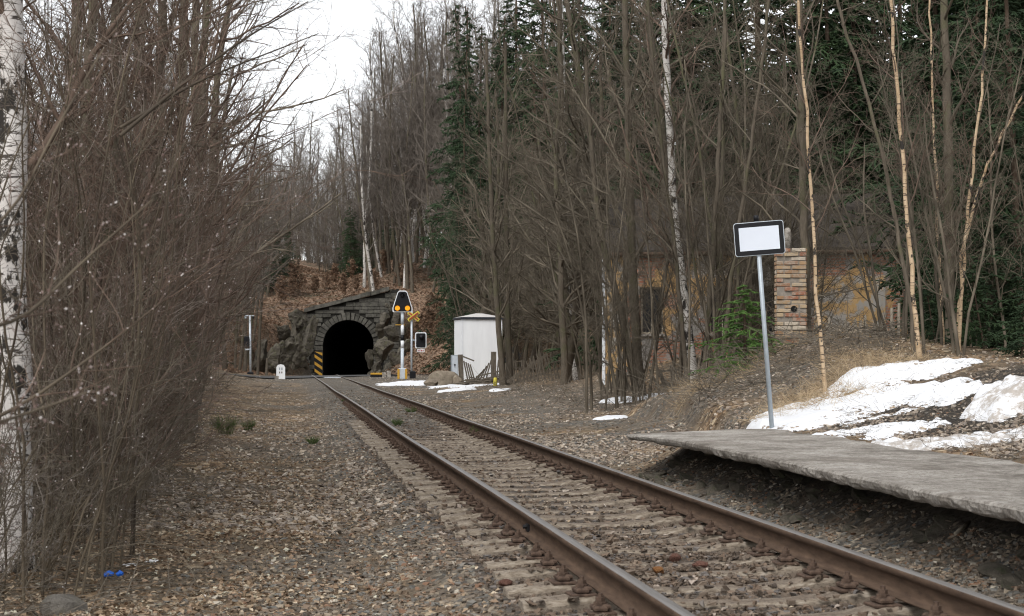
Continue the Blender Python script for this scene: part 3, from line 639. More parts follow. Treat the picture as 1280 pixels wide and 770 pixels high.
# ------------------------------------------------------------------ crossing signals, hut, posts
def pole_bands(root, segs, r):
    for z0, z1, m, nm in segs: MB().tube([(0, 0, z0), (0, 0, z1)], r, 12).part(nm, root, m, smooth=True)
p = G(503, 82); sgl = thing('crossing_signal', 'level crossing signal with black shield and two amber lamps', 'signal', p, (0, 0, -YAW * .6))
pole_bands(sgl, [(-.2, 1.55, M['galv_light'], 'pole'), (1.55, 1.93, M['white'], 'pole_band'), (1.93, 2.22, M['black'], 'pole_band'), (2.22, 2.72, M['white'], 'pole_band'), (2.72, 3.35, M['galv_light'], 'pole')], .085)
MB().box((-.2, -.16, 0), (.2, .16, .55), 0, .03).part('pole_base', sgl, M['galv_light'])
for s_ in (-1, 1): MB().box((s_ * .19 - .055, -.20, .02), (s_ * .19 + .055, -.163, .52), 0, .008).part('base_stripe', sgl, M['amber_y'])
SH = [(-.47, 3.35), (.47, 3.35), (.50, 3.42), (.50, 3.55), (.24, 4.36), (.15, 4.43), (-.15, 4.43), (-.24, 4.36), (-.50, 3.55), (-.50, 3.42)]
MB().prism(SH, -.14, -.10).part('shield_rim', sgl, M['white'])
cs_ = [(x * .89, 3.86 + (z - 3.86) * .91) for x, z in SH]
MB().prism(cs_, -.165, -.142).part('shield', sgl, M['black'])
for x, z, m in ((-.25, 3.55, 'amber'), (.25, 3.55, 'amber'), (0, 4.18, 'dark_lens')):
    r_ = .125 if m == 'amber' else .10
    lo = MB().tube([(x, -.165, z), (x, -.20, z), (x, -.215, z)], [r_, r_, r_ * .6], 16).part('lamp', sgl, M[m], smooth=True)
    b_ = MB()
    for k in range(7):
        a0, a1 = rad(20 + 20 * k), rad(40 + 20 * k); r2 = r_ + .018
        b_.add([(x + r2 * math.cos(a), y, z + r2 * math.sin(a)) for y in (-.16, -.36) for a in (a0, a1)], [(0, 1, 3, 2)])
    b_.part('hood', lo, M['black'])
MB().box((-.35, -.06, 2.70), (.12, -.0, 2.74)).part('bracket', sgl, M['amber_y'])
p2 = G(514.5, 86); s2 = thing('crossing_signal', 'shorter signal behind, with yellow saltire and framed black lamp box', 'signal', p2, (0, 0, -YAW * .6))
MB().tube([(0, 0, 0), (0, 0, 3.55)], .055, 10).part('pole', s2, M['galv_light'], smooth=True)
MB().box((-.10, -.12, -.1), (.22, .15, .42), 0, .06).part('pole_base', s2, M['black'])
for k, a in enumerate((38, -38)):
    Mx = Matrix.Translation((.10, -.10 - .025 * k, 3.28)) @ Matrix.Rotation(rad(a), 4, 'Y')
    MB().box((-.36, -.012, -.085), (.36, .012, .085), 0, 0, Mx).part('saltire_arm', s2, M['yellow'])
    MB().box((-.30, -.030 - .02 * k, -.035), (.30, -.014, .035), 0, 0, Mx).part('saltire_inset', s2, M['red'])
MB().prism([(x + .48, z + 2.02) for x, z in rrect(.60, .84, .09)], -.13, -.08).part('lamp_box_rim', s2, M['white'])
MB().prism([(x + .48, z + 2.02) for x, z in rrect(.49, .73, .06)], -.16, -.132).part('lamp_box', s2, M['black'])
MB().tube([(.52, -.16, 2.18), (.52, -.34, 2.18)], .13, 12).part('lamp', s2, M['black'], smooth=True)
MB().box((.28, -.12, 1.40), (.68, -.09, 1.56)).part('number_plate', s2, M['paper'])
MB().box((0, -.05, 2.0), (.3, .0, 2.06)).part('bracket', s2, M['galv'])
for i_ in range(4): MB().box((.32 + i_ * .085, -.125, 1.44), (.37 + i_ * .085, -.1205, 1.52)).part('plate_character', s2, M['red'])
p3 = G(313.5, 96); s3 = thing('lamp_mast', 'grey lamp mast with dark lamp box at the foot of left bank', 'lamp mast', p3, (0, 0, 0))
mh = 3.45
MB().tube([(0, 0, -.2), (-.06, 0, mh)], .065, 10).part('pole', s3, M['galv_light'], smooth=True)
MB().box((-.2, -.12, -.1), (.16, .12, .16), 0, .04).part('pole_base', s3, M['black'])
MB().box((-.40, -.14, 1.55), (-.10, .12, 2.25), 0, .05).part('lamp_box', s3, M['black'])
MB().box((-.34, -.1, 1.44), (0, -.02, 1.52)).part('bracket', s3, M['galv_light'])
MB().tube([(-.36, -.05, mh - .12), (-.2, -.05, mh - .12)], [.10, .05], 10).part('floodlight', s3, M['galv']); MB().tube([(.06, -.05, mh - .1), (.2, -.05, mh - .1)], [.05, .1], 10).part('floodlight', s3, M['black'])
MB().box((-.36, -.04, mh - .02), (.2, .04, mh + .03)).part('cross_arm', s3, M['galv_light'])
for k, (px, d, h, lb) in enumerate(((322, 97, 1.15, 'rusty short post beside the lamp mast base'), (333, 98, 1.05, 'leaning short post between lamp mast and kilometre post'))):
    o = MB().tube([(0, 0, -.2), (.05, 0, h)], [.09, .07], 7).part('short_post', None, M['wood_old']); o.location = G(px, d); tag(o, lb, 'post')
km = thing('kilometre_post', 'white stone kilometre post with rounded top left of track', 'milestone', G(351, 84))
kmP = [(-.23, -.1), (.23, -.1), (.22, .62), (.15, .73), (0, .77), (-.15, .73), (-.22, .62)]
MB().prism(kmP, -.13, .13).part('stone', km, M['hut_white'])
for x0, z0 in ((-.09, .46), (.03, .46)): MB().box((x0, -.136, z0), (x0 + .06, -.131, z0 + .14)).part('numeral', km, M['galv'])
for x0, z0 in ((-.08, .30), (.03, .30)): MB().box((x0, -.136, z0), (x0 + .05, -.131, z0 + .09)).part('numeral', km, M['rail_rust'])
cb = thing('marker_stub', 'small concrete stub in front of the kilometre post', 'marker stub', G(346, 80)); MB().box((-.10, -.10, -.2), (.10, .10, .26), 0, .02).part('stub', cb, M['concrete'])
o = MB().box((-.35, -.16, .12), (.35, .16, .24), 0, .03).box((-.36, -.14, -.1), (.34, .14, .121), 1, .02).part('track_box', None, M['amber_y'], M['black']); o.location = G(471, 92); tag(o, 'low black trackside box with amber lid right of the track', 'track box')
for k, (px, lb) in enumerate(((480, 'small grey concrete block next to amber lidded box'), (486, 'taller grey concrete block beside the amber lidded box'))):
    o = MB().box((-.11, -.11, -.15), (.11, .11, .28 + .1 * k), 0, .03).part('concrete_block', None, M['concrete']); o.location = G(px, 92); tag(o, lb, 'block')
o = MB().tube([(0, 0, -.1), (0, 0, .26), (0, 0, .31)], [.075, .075, .045], 10).part('yellow_marker', None, M['yellow'], smooth=True); o.location = G(619, 62); tag(o, 'short yellow marker post at the foot of two trunks', 'marker')
# white hut
hp = G(598, 78); hp[2] -= .1
hut = thing('relay_hut', 'white flat roofed relay hut beside the level crossing', 'hut', hp, (0, 0, rad(4)))
hw, hh = .97, 2.95
MB().box((-hw, -.9, 0), (hw, 1.1, hh), 0, .02).part('wall', hut, M['hut_white'])
MB().box((-hw - .06, -.98, hh), (hw + .06, 1.18, hh + .10), 0, .01).part('roof_edge', hut, M['roof_edge'])
MB().add([(-hw - .04, -.96, hh + .1), (hw + .04, -.96, hh + .1), (hw + .04, 1.16, hh + .1), (-hw - .04, 1.16, hh + .1), (-.1, .1, hh + .30), (.2, .1, hh + .30)], [(0, 1, 5, 4), (1, 2, 5), (2, 3, 4, 5), (3, 0, 4)]).part('roof', hut, M['roof_light'])
MB().box((-hw - .005, -.915, 0), (-hw + .08, -.902, hh - .02)).part('corner_trim', hut, M['white'])
MB().box((-hw + .15, -.93, -.05), (hw - .02, -.905, .14)).part('plinth', hut, M['concrete'])
cbp = G(568, 75); cab = thing('switch_cabinet', 'slim grey electrical cabinet against the white hut', 'cabinet', cbp, (0, 0, rad(4)))
MB().box((-.14, -.16, 0), (.14, .16, 1.22), 0, .012).part('body', cab, M['galv']); MB().box((-.12, -.168, .25), (.12, -.162, 1.17)).part('door', cab, M['galv_light']); MB().box((-.02, -.19, .66), (.0, -.169, .76)).part('handle', cab, M['black'])
MB().box((-.05, -.175, .74), (.03, -.169, .80)).part('label_plate', cab, M['black'])

# ------------------------------------------------------------------ broken fences
def slat(root, a, b_, w=.07, t=.02, m='wood_old', name='slat'):
    a, b_ = Vector(a), Vector(b_); d = (b_ - a); L = d.length; z = d.normalized(); y = Vector((0, 1, 0)); x = y.cross(z).normalized(); y = z.cross(x)
    Mx = Matrix((x, y, z)).transposed().to_4x4(); Mx.translation = a
    return MB().box((-w / 2, -t / 2, 0), (w / 2, t / 2, L), 0, 0, Mx).part(name, root, M[m])
f1 = thing('broken_fence', 'dark leaning fence post with splayed slats before white hut, near cabinet', 'fence', G(580, 70))
slat(f1, (-.1, 0, -.2), (-.16, 0, 1.22), .2, .16, 'wood_old', 'post')
for k in range(4): slat(f1, (.18 + .1 * k, -.1, 0), (-.02 + .09 * k, -.1, .95 - .05 * k), .06, .02)
slat(f1, (-.1, -.13, 1.15), (.42, -.13, .95), .06, .03, 'wood_old', 'rail')
f2 = thing('broken_fence', 'grey fence post with ragged leaning slats in front of hut corner', 'fence', G(617, 68))
slat(f2, (0, 0, -.2), (0, 0, 1.28), .2, .16, 'wood_old', 'post')
for k in range(5): slat(f2, (-.35 - .13 * k, -.05, .05), (-.1 - .1 * k, -.05, .95 - .13 * k), .055, .02)
for k in range(4): slat(f2, (.12 + .1 * k, -.05, .08), (.2 + .1 * k, -.05, .95 - .05 * k), .055, .02)
slat(f2, (-.75, -.08, .25), (.55, -.08, .55), .06, .03, 'wood_old', 'rail')
f3 = thing('fallen_fence_panel', 'collapsed slatted fence panel leaning between two tree trunks', 'fence', G(676, 62))
slat(f3, (-1.3, 0, -.02), (.25, 0, 1.02), .09, .07, 'wood_old', 'rail'); slat(f3, (-1.0, .12, -.05), (.85, .12, .55), .08, .05, 'wood_old', 'rail')
for k in range(12):
    t = k / 11; slat(f3, (-.75 + 1.5 * t, -.04, -.02), (-.95 + 1.2 * t + .02 * k, -.06, .35 + .75 * math.sin(t * 2.2)), .045, .02)
f4 = thing('fallen_fence_panel', 'ragged upright fence remnant left of the collapsed panel', 'fence', G(656, 64))
for k in range(9): slat(f4, (-.55 + .13 * k, 0, 0), (-.6 + .14 * k + rng.normal(0, .05), .03, rng.uniform(.7, 1.15)), .05, .02)
slat(f4, (-.7, -.03, .6), (.65, -.03, .5), .06, .03, 'wood_old', 'rail')
PLK = MB().box((-.9, -.05, -.015), (.9, .05, .015)).mesh('fallen_board', M['wood_old'])
for k in range(12):
    px = [596, 604, 612, 590, 600, 609, 640, 655, 690, 586, 622, 632][k]; pt = G(px, 67 + (k % 3), .06 + .05 * (k % 4))
    o = link('fallen_board', PLK, None, pt, (rng.normal(0, .12), rng.normal(0, .16), rng.uniform(-.5, .6)), (rng.uniform(.5, 1.0), 1.2, 1.2)); tag(o, 'grey rotten board lying in the heap below the hut and fence', 'board', 'boards in the heap by the hut')

# ------------------------------------------------------------------ ruined house, brick pillar, picket fences
hA, hB = W(757, 440, 46.0), W(1135, 440, 44.0); hz = 1.0
hv = hB - hA; hlen = float(np.linalg.norm(hv[:2])); ha = math.atan2(hv[1], hv[0])
house = thing('ruined_house', 'derelict house with peeling ochre plaster behind the trees', 'house', (hA[0], hA[1], hz), (0, 0, ha))
wins = [(.98, 1.62, .75, 2.05), (2.9, 3.6, .75, 2.05), (4.3, 5.0, .75, 2.05)]
xsv = sorted({0, hlen} | {v for w in wins for v in w[:2]}); zsv = [-1.0, .75, .9, 1.5, 2.05, 3.0]
for a, b_, m in ((-.001, .52, 'ochre'),):
    MB().box((a, -.03, -1), (b_, .3, 3.0)).part('corner_wall', house, M[m])
wmb = MB()
for i in range(len(xsv) - 1):
    for j in range(len(zsv) - 1):
        xm, zm = (xsv[i] + xsv[i + 1]) / 2, (zsv[j] + zsv[j + 1]) / 2
        if any(w[0] < xm < w[1] and w[2] < zm < w[3] for w in wins): continue
        x0 = xsv[i] if xsv[i] > 0 else .53
        wmb.add([(x0, 0, zsv[j]), (xsv[i + 1], 0, zsv[j]), (xsv[i + 1], 0, zsv[j + 1]), (x0, 0, zsv[j + 1]), (x0, .3, zsv[j]), (xsv[i + 1], .3, zsv[j]), (xsv[i + 1], .3, zsv[j + 1]), (x0, .3, zsv[j + 1])], [(0, 1, 2, 3), (7, 6, 5, 4), (0, 4, 5, 1), (2, 6, 7, 3), (1, 5, 6, 2), (0, 3, 7, 4)])
wmb.part('wall', house, M['plaster'])
xa, xb = hlen * .70, hlen * .93; MB().box((xa, -.035, -.6), (xb, -.003, 2.3), 0, .01).part('plaster_panel', house, M['ochre'])
MB().box((-.03, .31, -1), (.27, 6, 3.0)).part('side_wall', house, M['plaster']); MB().box((hlen - .27, .31, -1), (hlen, 6, 3.0)).part('side_wall', house, M['plaster']); MB().box((.28, 5.7, -1), (hlen - .28, 6, 3.0)).part('back_wall', house, M['plaster'])
MB().box((-.09, -.05, -1), (-.004, .02, 2.95)).part('downpipe', house, M['white'])
for (x0, x1, z0, z1) in wins:
    w = MB().box((x0 + .05, .14, z0 + .05), (x1 - .05, .15, z1 - .05)).part('window', house, M['glass_dark'])
    fr_ = MB()
    for a in ((x0, z0, x0 + .05, z1), (x1 - .05, z0, x1, z1), (x0 + .051, z0, x1 - .051, z0 + .05), (x0 + .051, z1 - .05, x1 - .051, z1), ((x0 + x1) / 2 - .025, z0 + .051, (x0 + x1) / 2 + .025, z1 - .051)): fr_.box((a[0], .10, a[1]), (a[2], .17, a[3]))
    fr_.part('frame', w, M['wood_pale'])
    MB().box((x0 - .06, -.08, z0 - .07), (x1 + .06, .1, z0 - .002)).part('sill', w, M['concrete'])
rf = MB().add([(-.1, -.15, 2.98), (hlen + .4, -.15, 2.98), (hlen + .4, 3, 4.7), (-.4, 3, 4.7), (hlen + .4, 6.5, 2.9), (-.4, 6.5, 2.9), (-.1, -.15, 3.08), (hlen + .4, -.15, 3.08), (hlen + .4, 3, 4.82), (-.4, 3, 4.82), (hlen + .4, 6.5, 3.0), (-.4, 6.5, 3.0)],
     [(0, 3, 2, 1), (3, 5, 4, 2), (6, 7, 8, 9), (9, 8, 10, 11), (0, 1, 7, 6), (4, 5, 11, 10), (0, 6, 9, 3), (3, 9, 11, 5), (1, 2, 8, 7), (2, 4, 10, 8)]).part('roof', house, M['tile_roof'])
MB().tube([(-.05, -.23, 2.96), (hlen + .35, -.23, 2.93)], .06, 8).part('gutter', rf, M['rail_rust'])
bp = W(989, 418, 29.0); bz = 1.28
pil = thing('brick_pillar', 'weathered brick pillar stump with round hole behind the sign', 'pillar', (bp[0], bp[1], bz), (0, 0, -YAW - rad(5)))
BRK = [MB().box((-.12, -.058, -.031), (.12, .058, .031), 0, .006).mesh('brick', M['brick']), MB().box((-.057, -.058, -.031), (.057, .058, .031), 0, .006).mesh('brick', M['brick'])]
MB().box((-.255, -.11, -.3), (.255, .24, 1.74)).part('mortar_core', pil, M['mortar_pale'])
MB().tube([(.04, -.13, .68), (.04, -.112, .68)], .055, 14).part('hole', pil, M['near_black'])  # flat black disc paints the hole's inner shade, nothing is bored out
for c in range(23):
    z = .035 + c * .0765; xs0 = -.26; pat = [0, 0, 0] if False else None
    x = -.265 + (0 if c % 2 else 0)
    row = [1, 0, 1] if c % 2 else [0, 0]
    for kx in row:
        w = .252 if kx == 0 else .126
        xm = x + w / 2; x += w + .012
        if not (abs(xm - .04) < .16 and abs(z - .68) < .06 and kx == 0 and c % 2 == 0):
            if c == 22 and rng.random() < .3: continue
            link('brick', BRK[kx], pil, (xm + rng.normal(0, .003), -.075 + rng.normal(0, .011) + (.03 if rng.random() < .12 else 0), z), (rng.normal(0, .02), rng.normal(0, .018), rng.normal(0, .03)))
        link('brick', BRK[kx], pil, (xm, .2, z), (0, 0, rng.normal(0, .015)))
    for yy_ in (.0 + .02,):
        link('brick', BRK[1], pil, (-.225 + rng.normal(0, .004), .06, z), (0, 0, PI / 2)); link('brick', BRK[1], pil, (.225 + rng.normal(0, .004), .06, z), (0, 0, PI / 2))
o = MB().tube([(0, 0, 0), (0, 0, .36), (0, 0, .42), (0, 0, .45)], [.07, .07, .055, .02], 9).part('concrete_post', None, M['concrete'], smooth=True); o.location = (bp[0] - .10, bp[1] + .3, bz + 1.72); 
pp = W(984.5, 302, 29.6); o.location = (pp[0], pp[1], bz + 1.72); tag(o, 'round topped grey post stump on top of brick pillar', 'post')
def pickets(label, pxa, pxb, d, n, h, lean=0.05, gap=.15, name='picket_fence'):
    A_, B_ = G(pxa, d), G(pxb, d); r0 = thing(name, label, 'fence', A_, (0, 0, math.atan2(B_[1] - A_[1], B_[0] - A_[0]))); L = float(np.linalg.norm((B_ - A_)[:2]))
    for k in range(n):
        if rng.random() < gap: continue
        x = L * k / (n - 1); z0 = Hs(A_[0] + (B_ - A_)[0] * k / (n - 1), A_[1] + (B_ - A_)[1] * k / (n - 1)) - A_[2]
        hh_ = h * rng.uniform(.75, 1.08); l = rng.normal(0, lean); w = .028
        P = [(-w, 0), (w, 0), (w, hh_ - .05), (0, hh_), (-w, hh_ - .05)]
        MB().prism(P, -.01, .01).part('picket', r0, M['wood_pale' if h > .78 else 'wood_old'], loc=(x, 0, z0 - .05), rot=(0, l, 0))
    for zz in (.25, .72): slat(r0, (0, .03, h * zz), (L, .03, h * zz + rng.normal(0, .05)), .05, .03, 'wood_old', 'rail')
pickets('grey picket fence in front of ochre wall right of brick pillar', 1028, 1118, 32, 24, .8)
pickets('leaning weathered lath fence below the derelict house windows', 824, 868, 41, 16, .75, .45)
pickets('dark sagging fence at the ochre house corner', 757, 800, 43, 15, .7, .2)
for k, (px, hgt) in enumerate(((1123, 1.0), (1128, .75), (1114, .9))):
    o = MB().tube([(0, 0, -.1), (.02, 0, hgt)], .03, 7).part('pale_stake', None, M['wood_pale']); o.location = G(px, 31.5); tag(o, 'slim pale stake standing by the end of the picket fence', 'stake', 'pale stakes by the picket fence')

# ------------------------------------------------------------------ snow
def snow(name, label, cx0, cy0, rx, ry, t, seed, m='snow', ang=0.0, res=.06, bias=.0, freq=1.6, cat='snow patch', group=None):
    n = int(2 * rx / res) + 1; k = int(2 * ry / res) + 1
    a, b_ = np.meshgrid(np.linspace(-rx, rx, n), np.linspace(-ry, ry, k)); c, s_ = math.cos(ang), math.sin(ang)
    X, Y = cx0 + a * c - b_ * s_, cy0 + a * s_ + b_ * c
    rho = (a / rx) ** 2 + (b_ / ry) ** 2; e = 1.1 - 1.6 * rho - 1.5 * sst(.6, 1.0, rho); nzv = (fbm(X * freq, Y * freq, seed, 5) - .47) * 2.8 + (fbm(X * freq * 3.7, Y * freq * 3.7, seed + 9, 4) - .47) * 2.0
    v_ = e + nzv + bias; th = t * np.where(v_ > 0, np.tanh(v_) * (1 + .15 * nzv), v_); Z = H(X, Y) + th
    keep = th > -.04; V = np.stack([X - cx0, Y - cy0, Z], -1).reshape(-1, 3); z0 = float(Hs(cx0, cy0)); V[:, 2] -= z0
    i = np.arange(n * k).reshape(k, n); kq = keep[:-1, :-1] | keep[1:, 1:] | keep[:-1, 1:] | keep[1:, :-1]
    F = np.stack([i[:-1, :-1], i[:-1, 1:], i[1:, 1:], i[1:, :-1]], -1)[kq]
    us, inv = np.unique(F, return_inverse=True)
    o = link(name, mesh_np(name, V[us], [inv.reshape(-1, 4)], [M[m]], smooth=True), None, (cx0, cy0, z0)); return tag(o, label, cat, group)
def snow_px(name, label, px, d, rx, ry, t, seed, **kw):
    p = W(px, 440, d); return snow(name, label, p[0], p[1], rx * 1.22, ry * 1.22, t, seed, ang=-YAW + kw.pop('a', 0), **kw)
snow_px('snow_bank', 'large white snow bank on the slope behind the sign', 1062, 22.0, 1.45, 2.0, .08, 3, bias=-.22, freq=1.1)
snow_px('snow_bank', 'thin snow strip reaching the foot of the sign pole', 1000, 20.9, .85, .75, .045, 4, bias=.0)
snow_px('snow_bank', 'snow tongue along the crest of the soil bank', 1130, 24.0, 1.1, .9, .07, 24, bias=-.05, freq=1.2)
snow_px('snow_bank', 'long dirty snow ridge along the back of the platform', 1215, 16.4, 1.0, .75, .10, 5, m='snow_dirty', bias=.0, freq=2.2, a=-.35)
snow_px('snow_bank', 'ragged snow between the sign bank and the dirty ridge', 1095, 18.6, .8, .7, .07, 25, bias=-.1, freq=2.4)
snow_px('snow_bank', 'tall dirty snow heap at the right edge of the picture', 1305, 18.4, .95, 1.3, .30, 6, m='snow_dirty', bias=.05, freq=.55)
snow_px('snow_bank', 'small clean snow patch between dark soil and dirty heap', 1178, 20.6, .42, .9, .09, 7, bias=.0)
snow_px('snow_patch', 'widest thin snow patch at foot of crossing signal', 524, 72, 1.9, 3.2, .09, 8, res=.12, freq=.6, bias=.15)
snow_px('snow_patch', 'little snow patch right of the crossing signal patch', 556, 66, .8, 1.4, .06, 9, res=.09, freq=.8, bias=.2)
snow_px('snow_patch', 'nearest little snow patch below the crossing boulder', 570, 60, .7, 1.2, .06, 10, res=.09, freq=.8, bias=.25)
snow_px('snow_patch', 'tiny snow patch beside the yellow marker', 625, 56, .35, .7, .06, 11, res=.07, freq=.8, bias=.3)
snow_px('snow_patch', 'snow sliver behind the boulder near the hut', 590, 64, 1.0, .8, .06, 12, res=.09, freq=.8, bias=.1)
snow_px('snow_patch', 'snow strip left of the mound beneath the trees', 802, 40, 1.0, 1.2, .06, 13, freq=.8, bias=.2)
snow_px('snow_patch', 'thin snow strip at foot of the brushy mound', 826, 35.5, .45, .6, .045, 14, freq=1.0, bias=.3)
snow_px('snow_patch', 'small round snow patch nearest the far platform end', 763, 33, .34, .6, .045, 15, freq=.9, bias=.3)

# ------------------------------------------------------------------ single stones, litter, stick
def stone(name, label, px, d, s, m, seed, rz=0, cat='stone', dz=0.0, sub=3):
    p = G(px, d); o = link(name, rock_mesh(name, seed, M[m], sub, 10, s, .02, .6), None, (p[0], p[1], p[2] + s[2] * .35 + dz), (0, 0, rz)); return tag(o, label, cat)
stone('boulder', 'large tan boulder between crossing signal and white hut', 555, 70, (.72, .5, .50), 'rock_tan', 1, .3, 'boulder')
stone('boulder', 'smaller tan boulder leaning on the hut side of the large one', 571, 70, (.36, .3, .34), 'rock_tan', 2, .9, 'boulder')
stone('boulder', 'low brown stone on snow left of the large tan boulder', 539, 69, (.34, .3, .2), 'rock_tan', 12, .2, 'boulder')
stone('boulder', 'pale grey boulder under the shrubs at lower left corner', 82, 9.6, (.14, .13, .10), 'rock_grey', 3, .3, 'boulder')
for nm, lb, px, py, s, m, sd_ in (('ballast_stone', 'bright ochre stone lying between the rails', 823, 716, .055, 'ochre_stone', 5), ('ballast_stone', 'reddish brown stone right of the ochre stone between rails', 875, 708, .055, 'red_stone', 6), ('ballast_stone', 'reddish flat stone beside sleeper ends left of track', 632, 732, .05, 'red_stone', 7), ('ballast_stone', 'dark red flat stone behind the ochre stone', 843, 700, .06, 'red_stone', 8)):
    d = 1.34 * FPX / (py - 445); p = W(px, py, d); o = link(nm, rock_mesh(nm, sd_, M[m], 2, 9, (s, s * .8, s * .55), .02, .6), None, (p[0], p[1], p[2] + .012), (0, 0, sd_)); tag(o, lb, 'stone')
for k, (px, py, s) in enumerate(((136, 720, .038), (150, 718, .022))):
    d = 1.5 * FPX / (py - 445); p = W(px, py, d); p[2] = Hs(p[0], p[1])
    o = MB().tube([(-s, 0, .02), (0, .01, .035), (s * .8, 0, .03)], [.014, .022, .012], 7).part('plastic_scrap', None, M['blue']); o.location = p; tag(o, ['larger bright blue plastic scrap on the leaves', 'smaller bright blue plastic scrap on the leaves'][k], 'litter')
def crumple(name, label, px, py, s, m, seed):
    d = 1.49 * FPX / (py - 445); p = W(px, py, d); r = np.random.default_rng(seed); n = 7
    a, b_ = np.meshgrid(np.linspace(-1, 1, n), np.linspace(-.6, .6, n)); Z = r.uniform(0, .5, (n, n)); V = np.stack([a * s, b_ * s, Z * s * .6], -1).reshape(-1, 3); V[:, :2] += r.normal(0, s * .06, (n * n, 2))
    i = np.arange(n * n).reshape(n, n); me = mesh_np(name, V, [np.stack([i[:-1, :-1], i[:-1, 1:], i[1:, 1:], i[1:, :-1]], -1).reshape(-1, 4)], [M[m]])
    o = link(name, me, None, (p[0], p[1], Hs(p[0], p[1]) + .012), (0, 0, r.uniform(0, 3))); return tag(o, label, 'litter')
crumple('paper_scrap', 'crumpled white paper scrap nearer the shrubs', 163, 702, .05, 'paper', 3); crumple('paper_scrap', 'flat white paper scrap further from the shrubs', 189, 699, .055, 'paper', 4)
d = 1.45 * FPX / (705 - 445); p = W(1203, 705, d); o = MB().tube([(-.09, -.09, .0), (0, 0, .03), (.10, .11, .055)], [.012, .016, .017], 7).part('stick', None, M['wood_pale'], smooth=True); o.location = (p[0], p[1], Hs(p[0], p[1]) + .01); tag(o, 'short peeled stick on the ballast beside the near rail', 'stick')
# ------------------------------------------------------------------ plant growth
def nrm(v): return v / (np.linalg.norm(v, axis=-1, keepdims=True) + 1e-9)
def grow(P, R, L, k, t0, t1, ang, angv, lr, taper, rr, nseg, wob, up, r, rmin=.002, tip=.35, flat=0.0):
    B, n, _ = P.shape
    t = t0 + (t1 - t0) * (np.arange(k)[None] + r.random((B, k))) / k
    f = t * (n - 1); i0 = np.minimum(f.astype(int), n - 2); fr = (f - i0)[..., None]; bi = np.arange(B)[:, None]
    a, b_ = P[bi, i0], P[bi, i0 + 1]; pos = a * (1 - fr) + b_ * fr; tan = nrm(b_ - a)
    rad_ = R[bi, i0] * (1 - fr[..., 0]) + R[bi, i0 + 1] * fr[..., 0]
    ref = np.where(np.abs(tan[..., 2:3]) < .9, np.array([0, 0, 1.0]), np.array([1.0, 0, 0]))
    u = nrm(np.cross(tan, ref)); v = np.cross(tan, u)
    ph = np.arange(k)[None] * 2.399 + r.random((B, 1)) * 6.28 + r.normal(0, .5, (B, k))
    if flat: ph = np.where(np.arange(k)[None] % 2 == 0, 0, PI) + r.normal(0, flat, (B, k))
    an = ang + angv * r.standard_normal((B, k))
    d = np.cos(an)[..., None] * tan + np.sin(an)[..., None] * (np.cos(ph)[..., None] * u + np.sin(ph)[..., None] * v)
    ln = L[:, None] * lr * (1 - taper * t) * r.uniform(.6, 1.3, (B, k)); r0 = np.maximum(rad_ * rr, rmin)
    N = B * k; d = d.reshape(N, 3); pos = pos.reshape(N, 3); ln = ln.reshape(N); r0 = r0.reshape(N)
    out = np.empty((N, nseg + 1, 3)); out[:, 0] = pos
    for s in range(nseg):
        d = nrm(d + wob * r.standard_normal((N, 3)) + np.array([0, 0, up])); out[:, s + 1] = out[:, s] + d * (ln / nseg)[:, None]
    RR = r0[:, None] * np.linspace(1, tip, nseg + 1)[None]
    return out, RR, ln
def stems(n, h, r0, lean, r, nseg=10, wob=.06, up=.05, spread=.2, bias=(0, 0, 0)):
    P = np.empty((n, nseg + 1, 3)); a = r.random(n) * 6.28; P[:, 0] = np.stack([np.cos(a), np.sin(a), a * 0], 1) * (spread * r.random((n, 1)) ** .5)
    d = nrm(np.stack([np.cos(a) * lean, np.sin(a) * lean, np.ones(n)], 1) * np.array([1, 1, 1]) + np.array(bias) + .1 * r.standard_normal((n, 3)))
    ln = h * r.uniform(.6, 1.1, n)
    for s in range(nseg):
        d = nrm(d + wob * r.standard_normal((n, 3)) + np.array([0, 0, up]) + np.array(bias) * .05); P[:, s + 1] = P[:, s] + d * (ln / nseg)[:, None]
    P[:, 0, 2] -= .15
    return P, (r0 * r.uniform(.7, 1.2, n))[:, None] * np.linspace(1, .25, nseg + 1)[None] ** .8, ln
def crown_mesh(name, sets, m, sides=(5, 4, 3, 3, 3, 3)):
    V, F, off = [], [], 0
    for k, (P, R) in enumerate(sets):
        v, f = tubes(P, R, sides[min(k, 5)]); V.append(v); F.append(f + off); off += len(v)
    return mesh_np(name, np.concatenate(V), [np.concatenate(F)], [m], smooth=True)
def leaf_quads(name, pts, size, r, m, droop=.3, cup=.3):
    n = len(pts); a = nrm(r.standard_normal((n, 3)) - np.array([0, 0, droop])); b_ = nrm(np.cross(a, r.standard_normal((n, 3)))); c = np.cross(a, b_)
    s = (size * r.uniform(.6, 1.3, n))[:, None]
    V = np.stack([pts, pts + a * s * .5 + b_ * s * .35 + c * s * cup, pts + a * s, pts + a * s * .5 - b_ * s * .35 + c * s * cup], 1).reshape(-1, 3)
    i = np.arange(n) * 4; F = np.concatenate([np.stack([i, i + 1, i + 2], 1), np.stack([i, i + 2, i + 3], 1)])
    rn = r.random(n); return mesh_np(name, V, [F], [m], attrs={'rnd': ('FACE', 'FLOAT', np.concatenate([rn, rn]))})
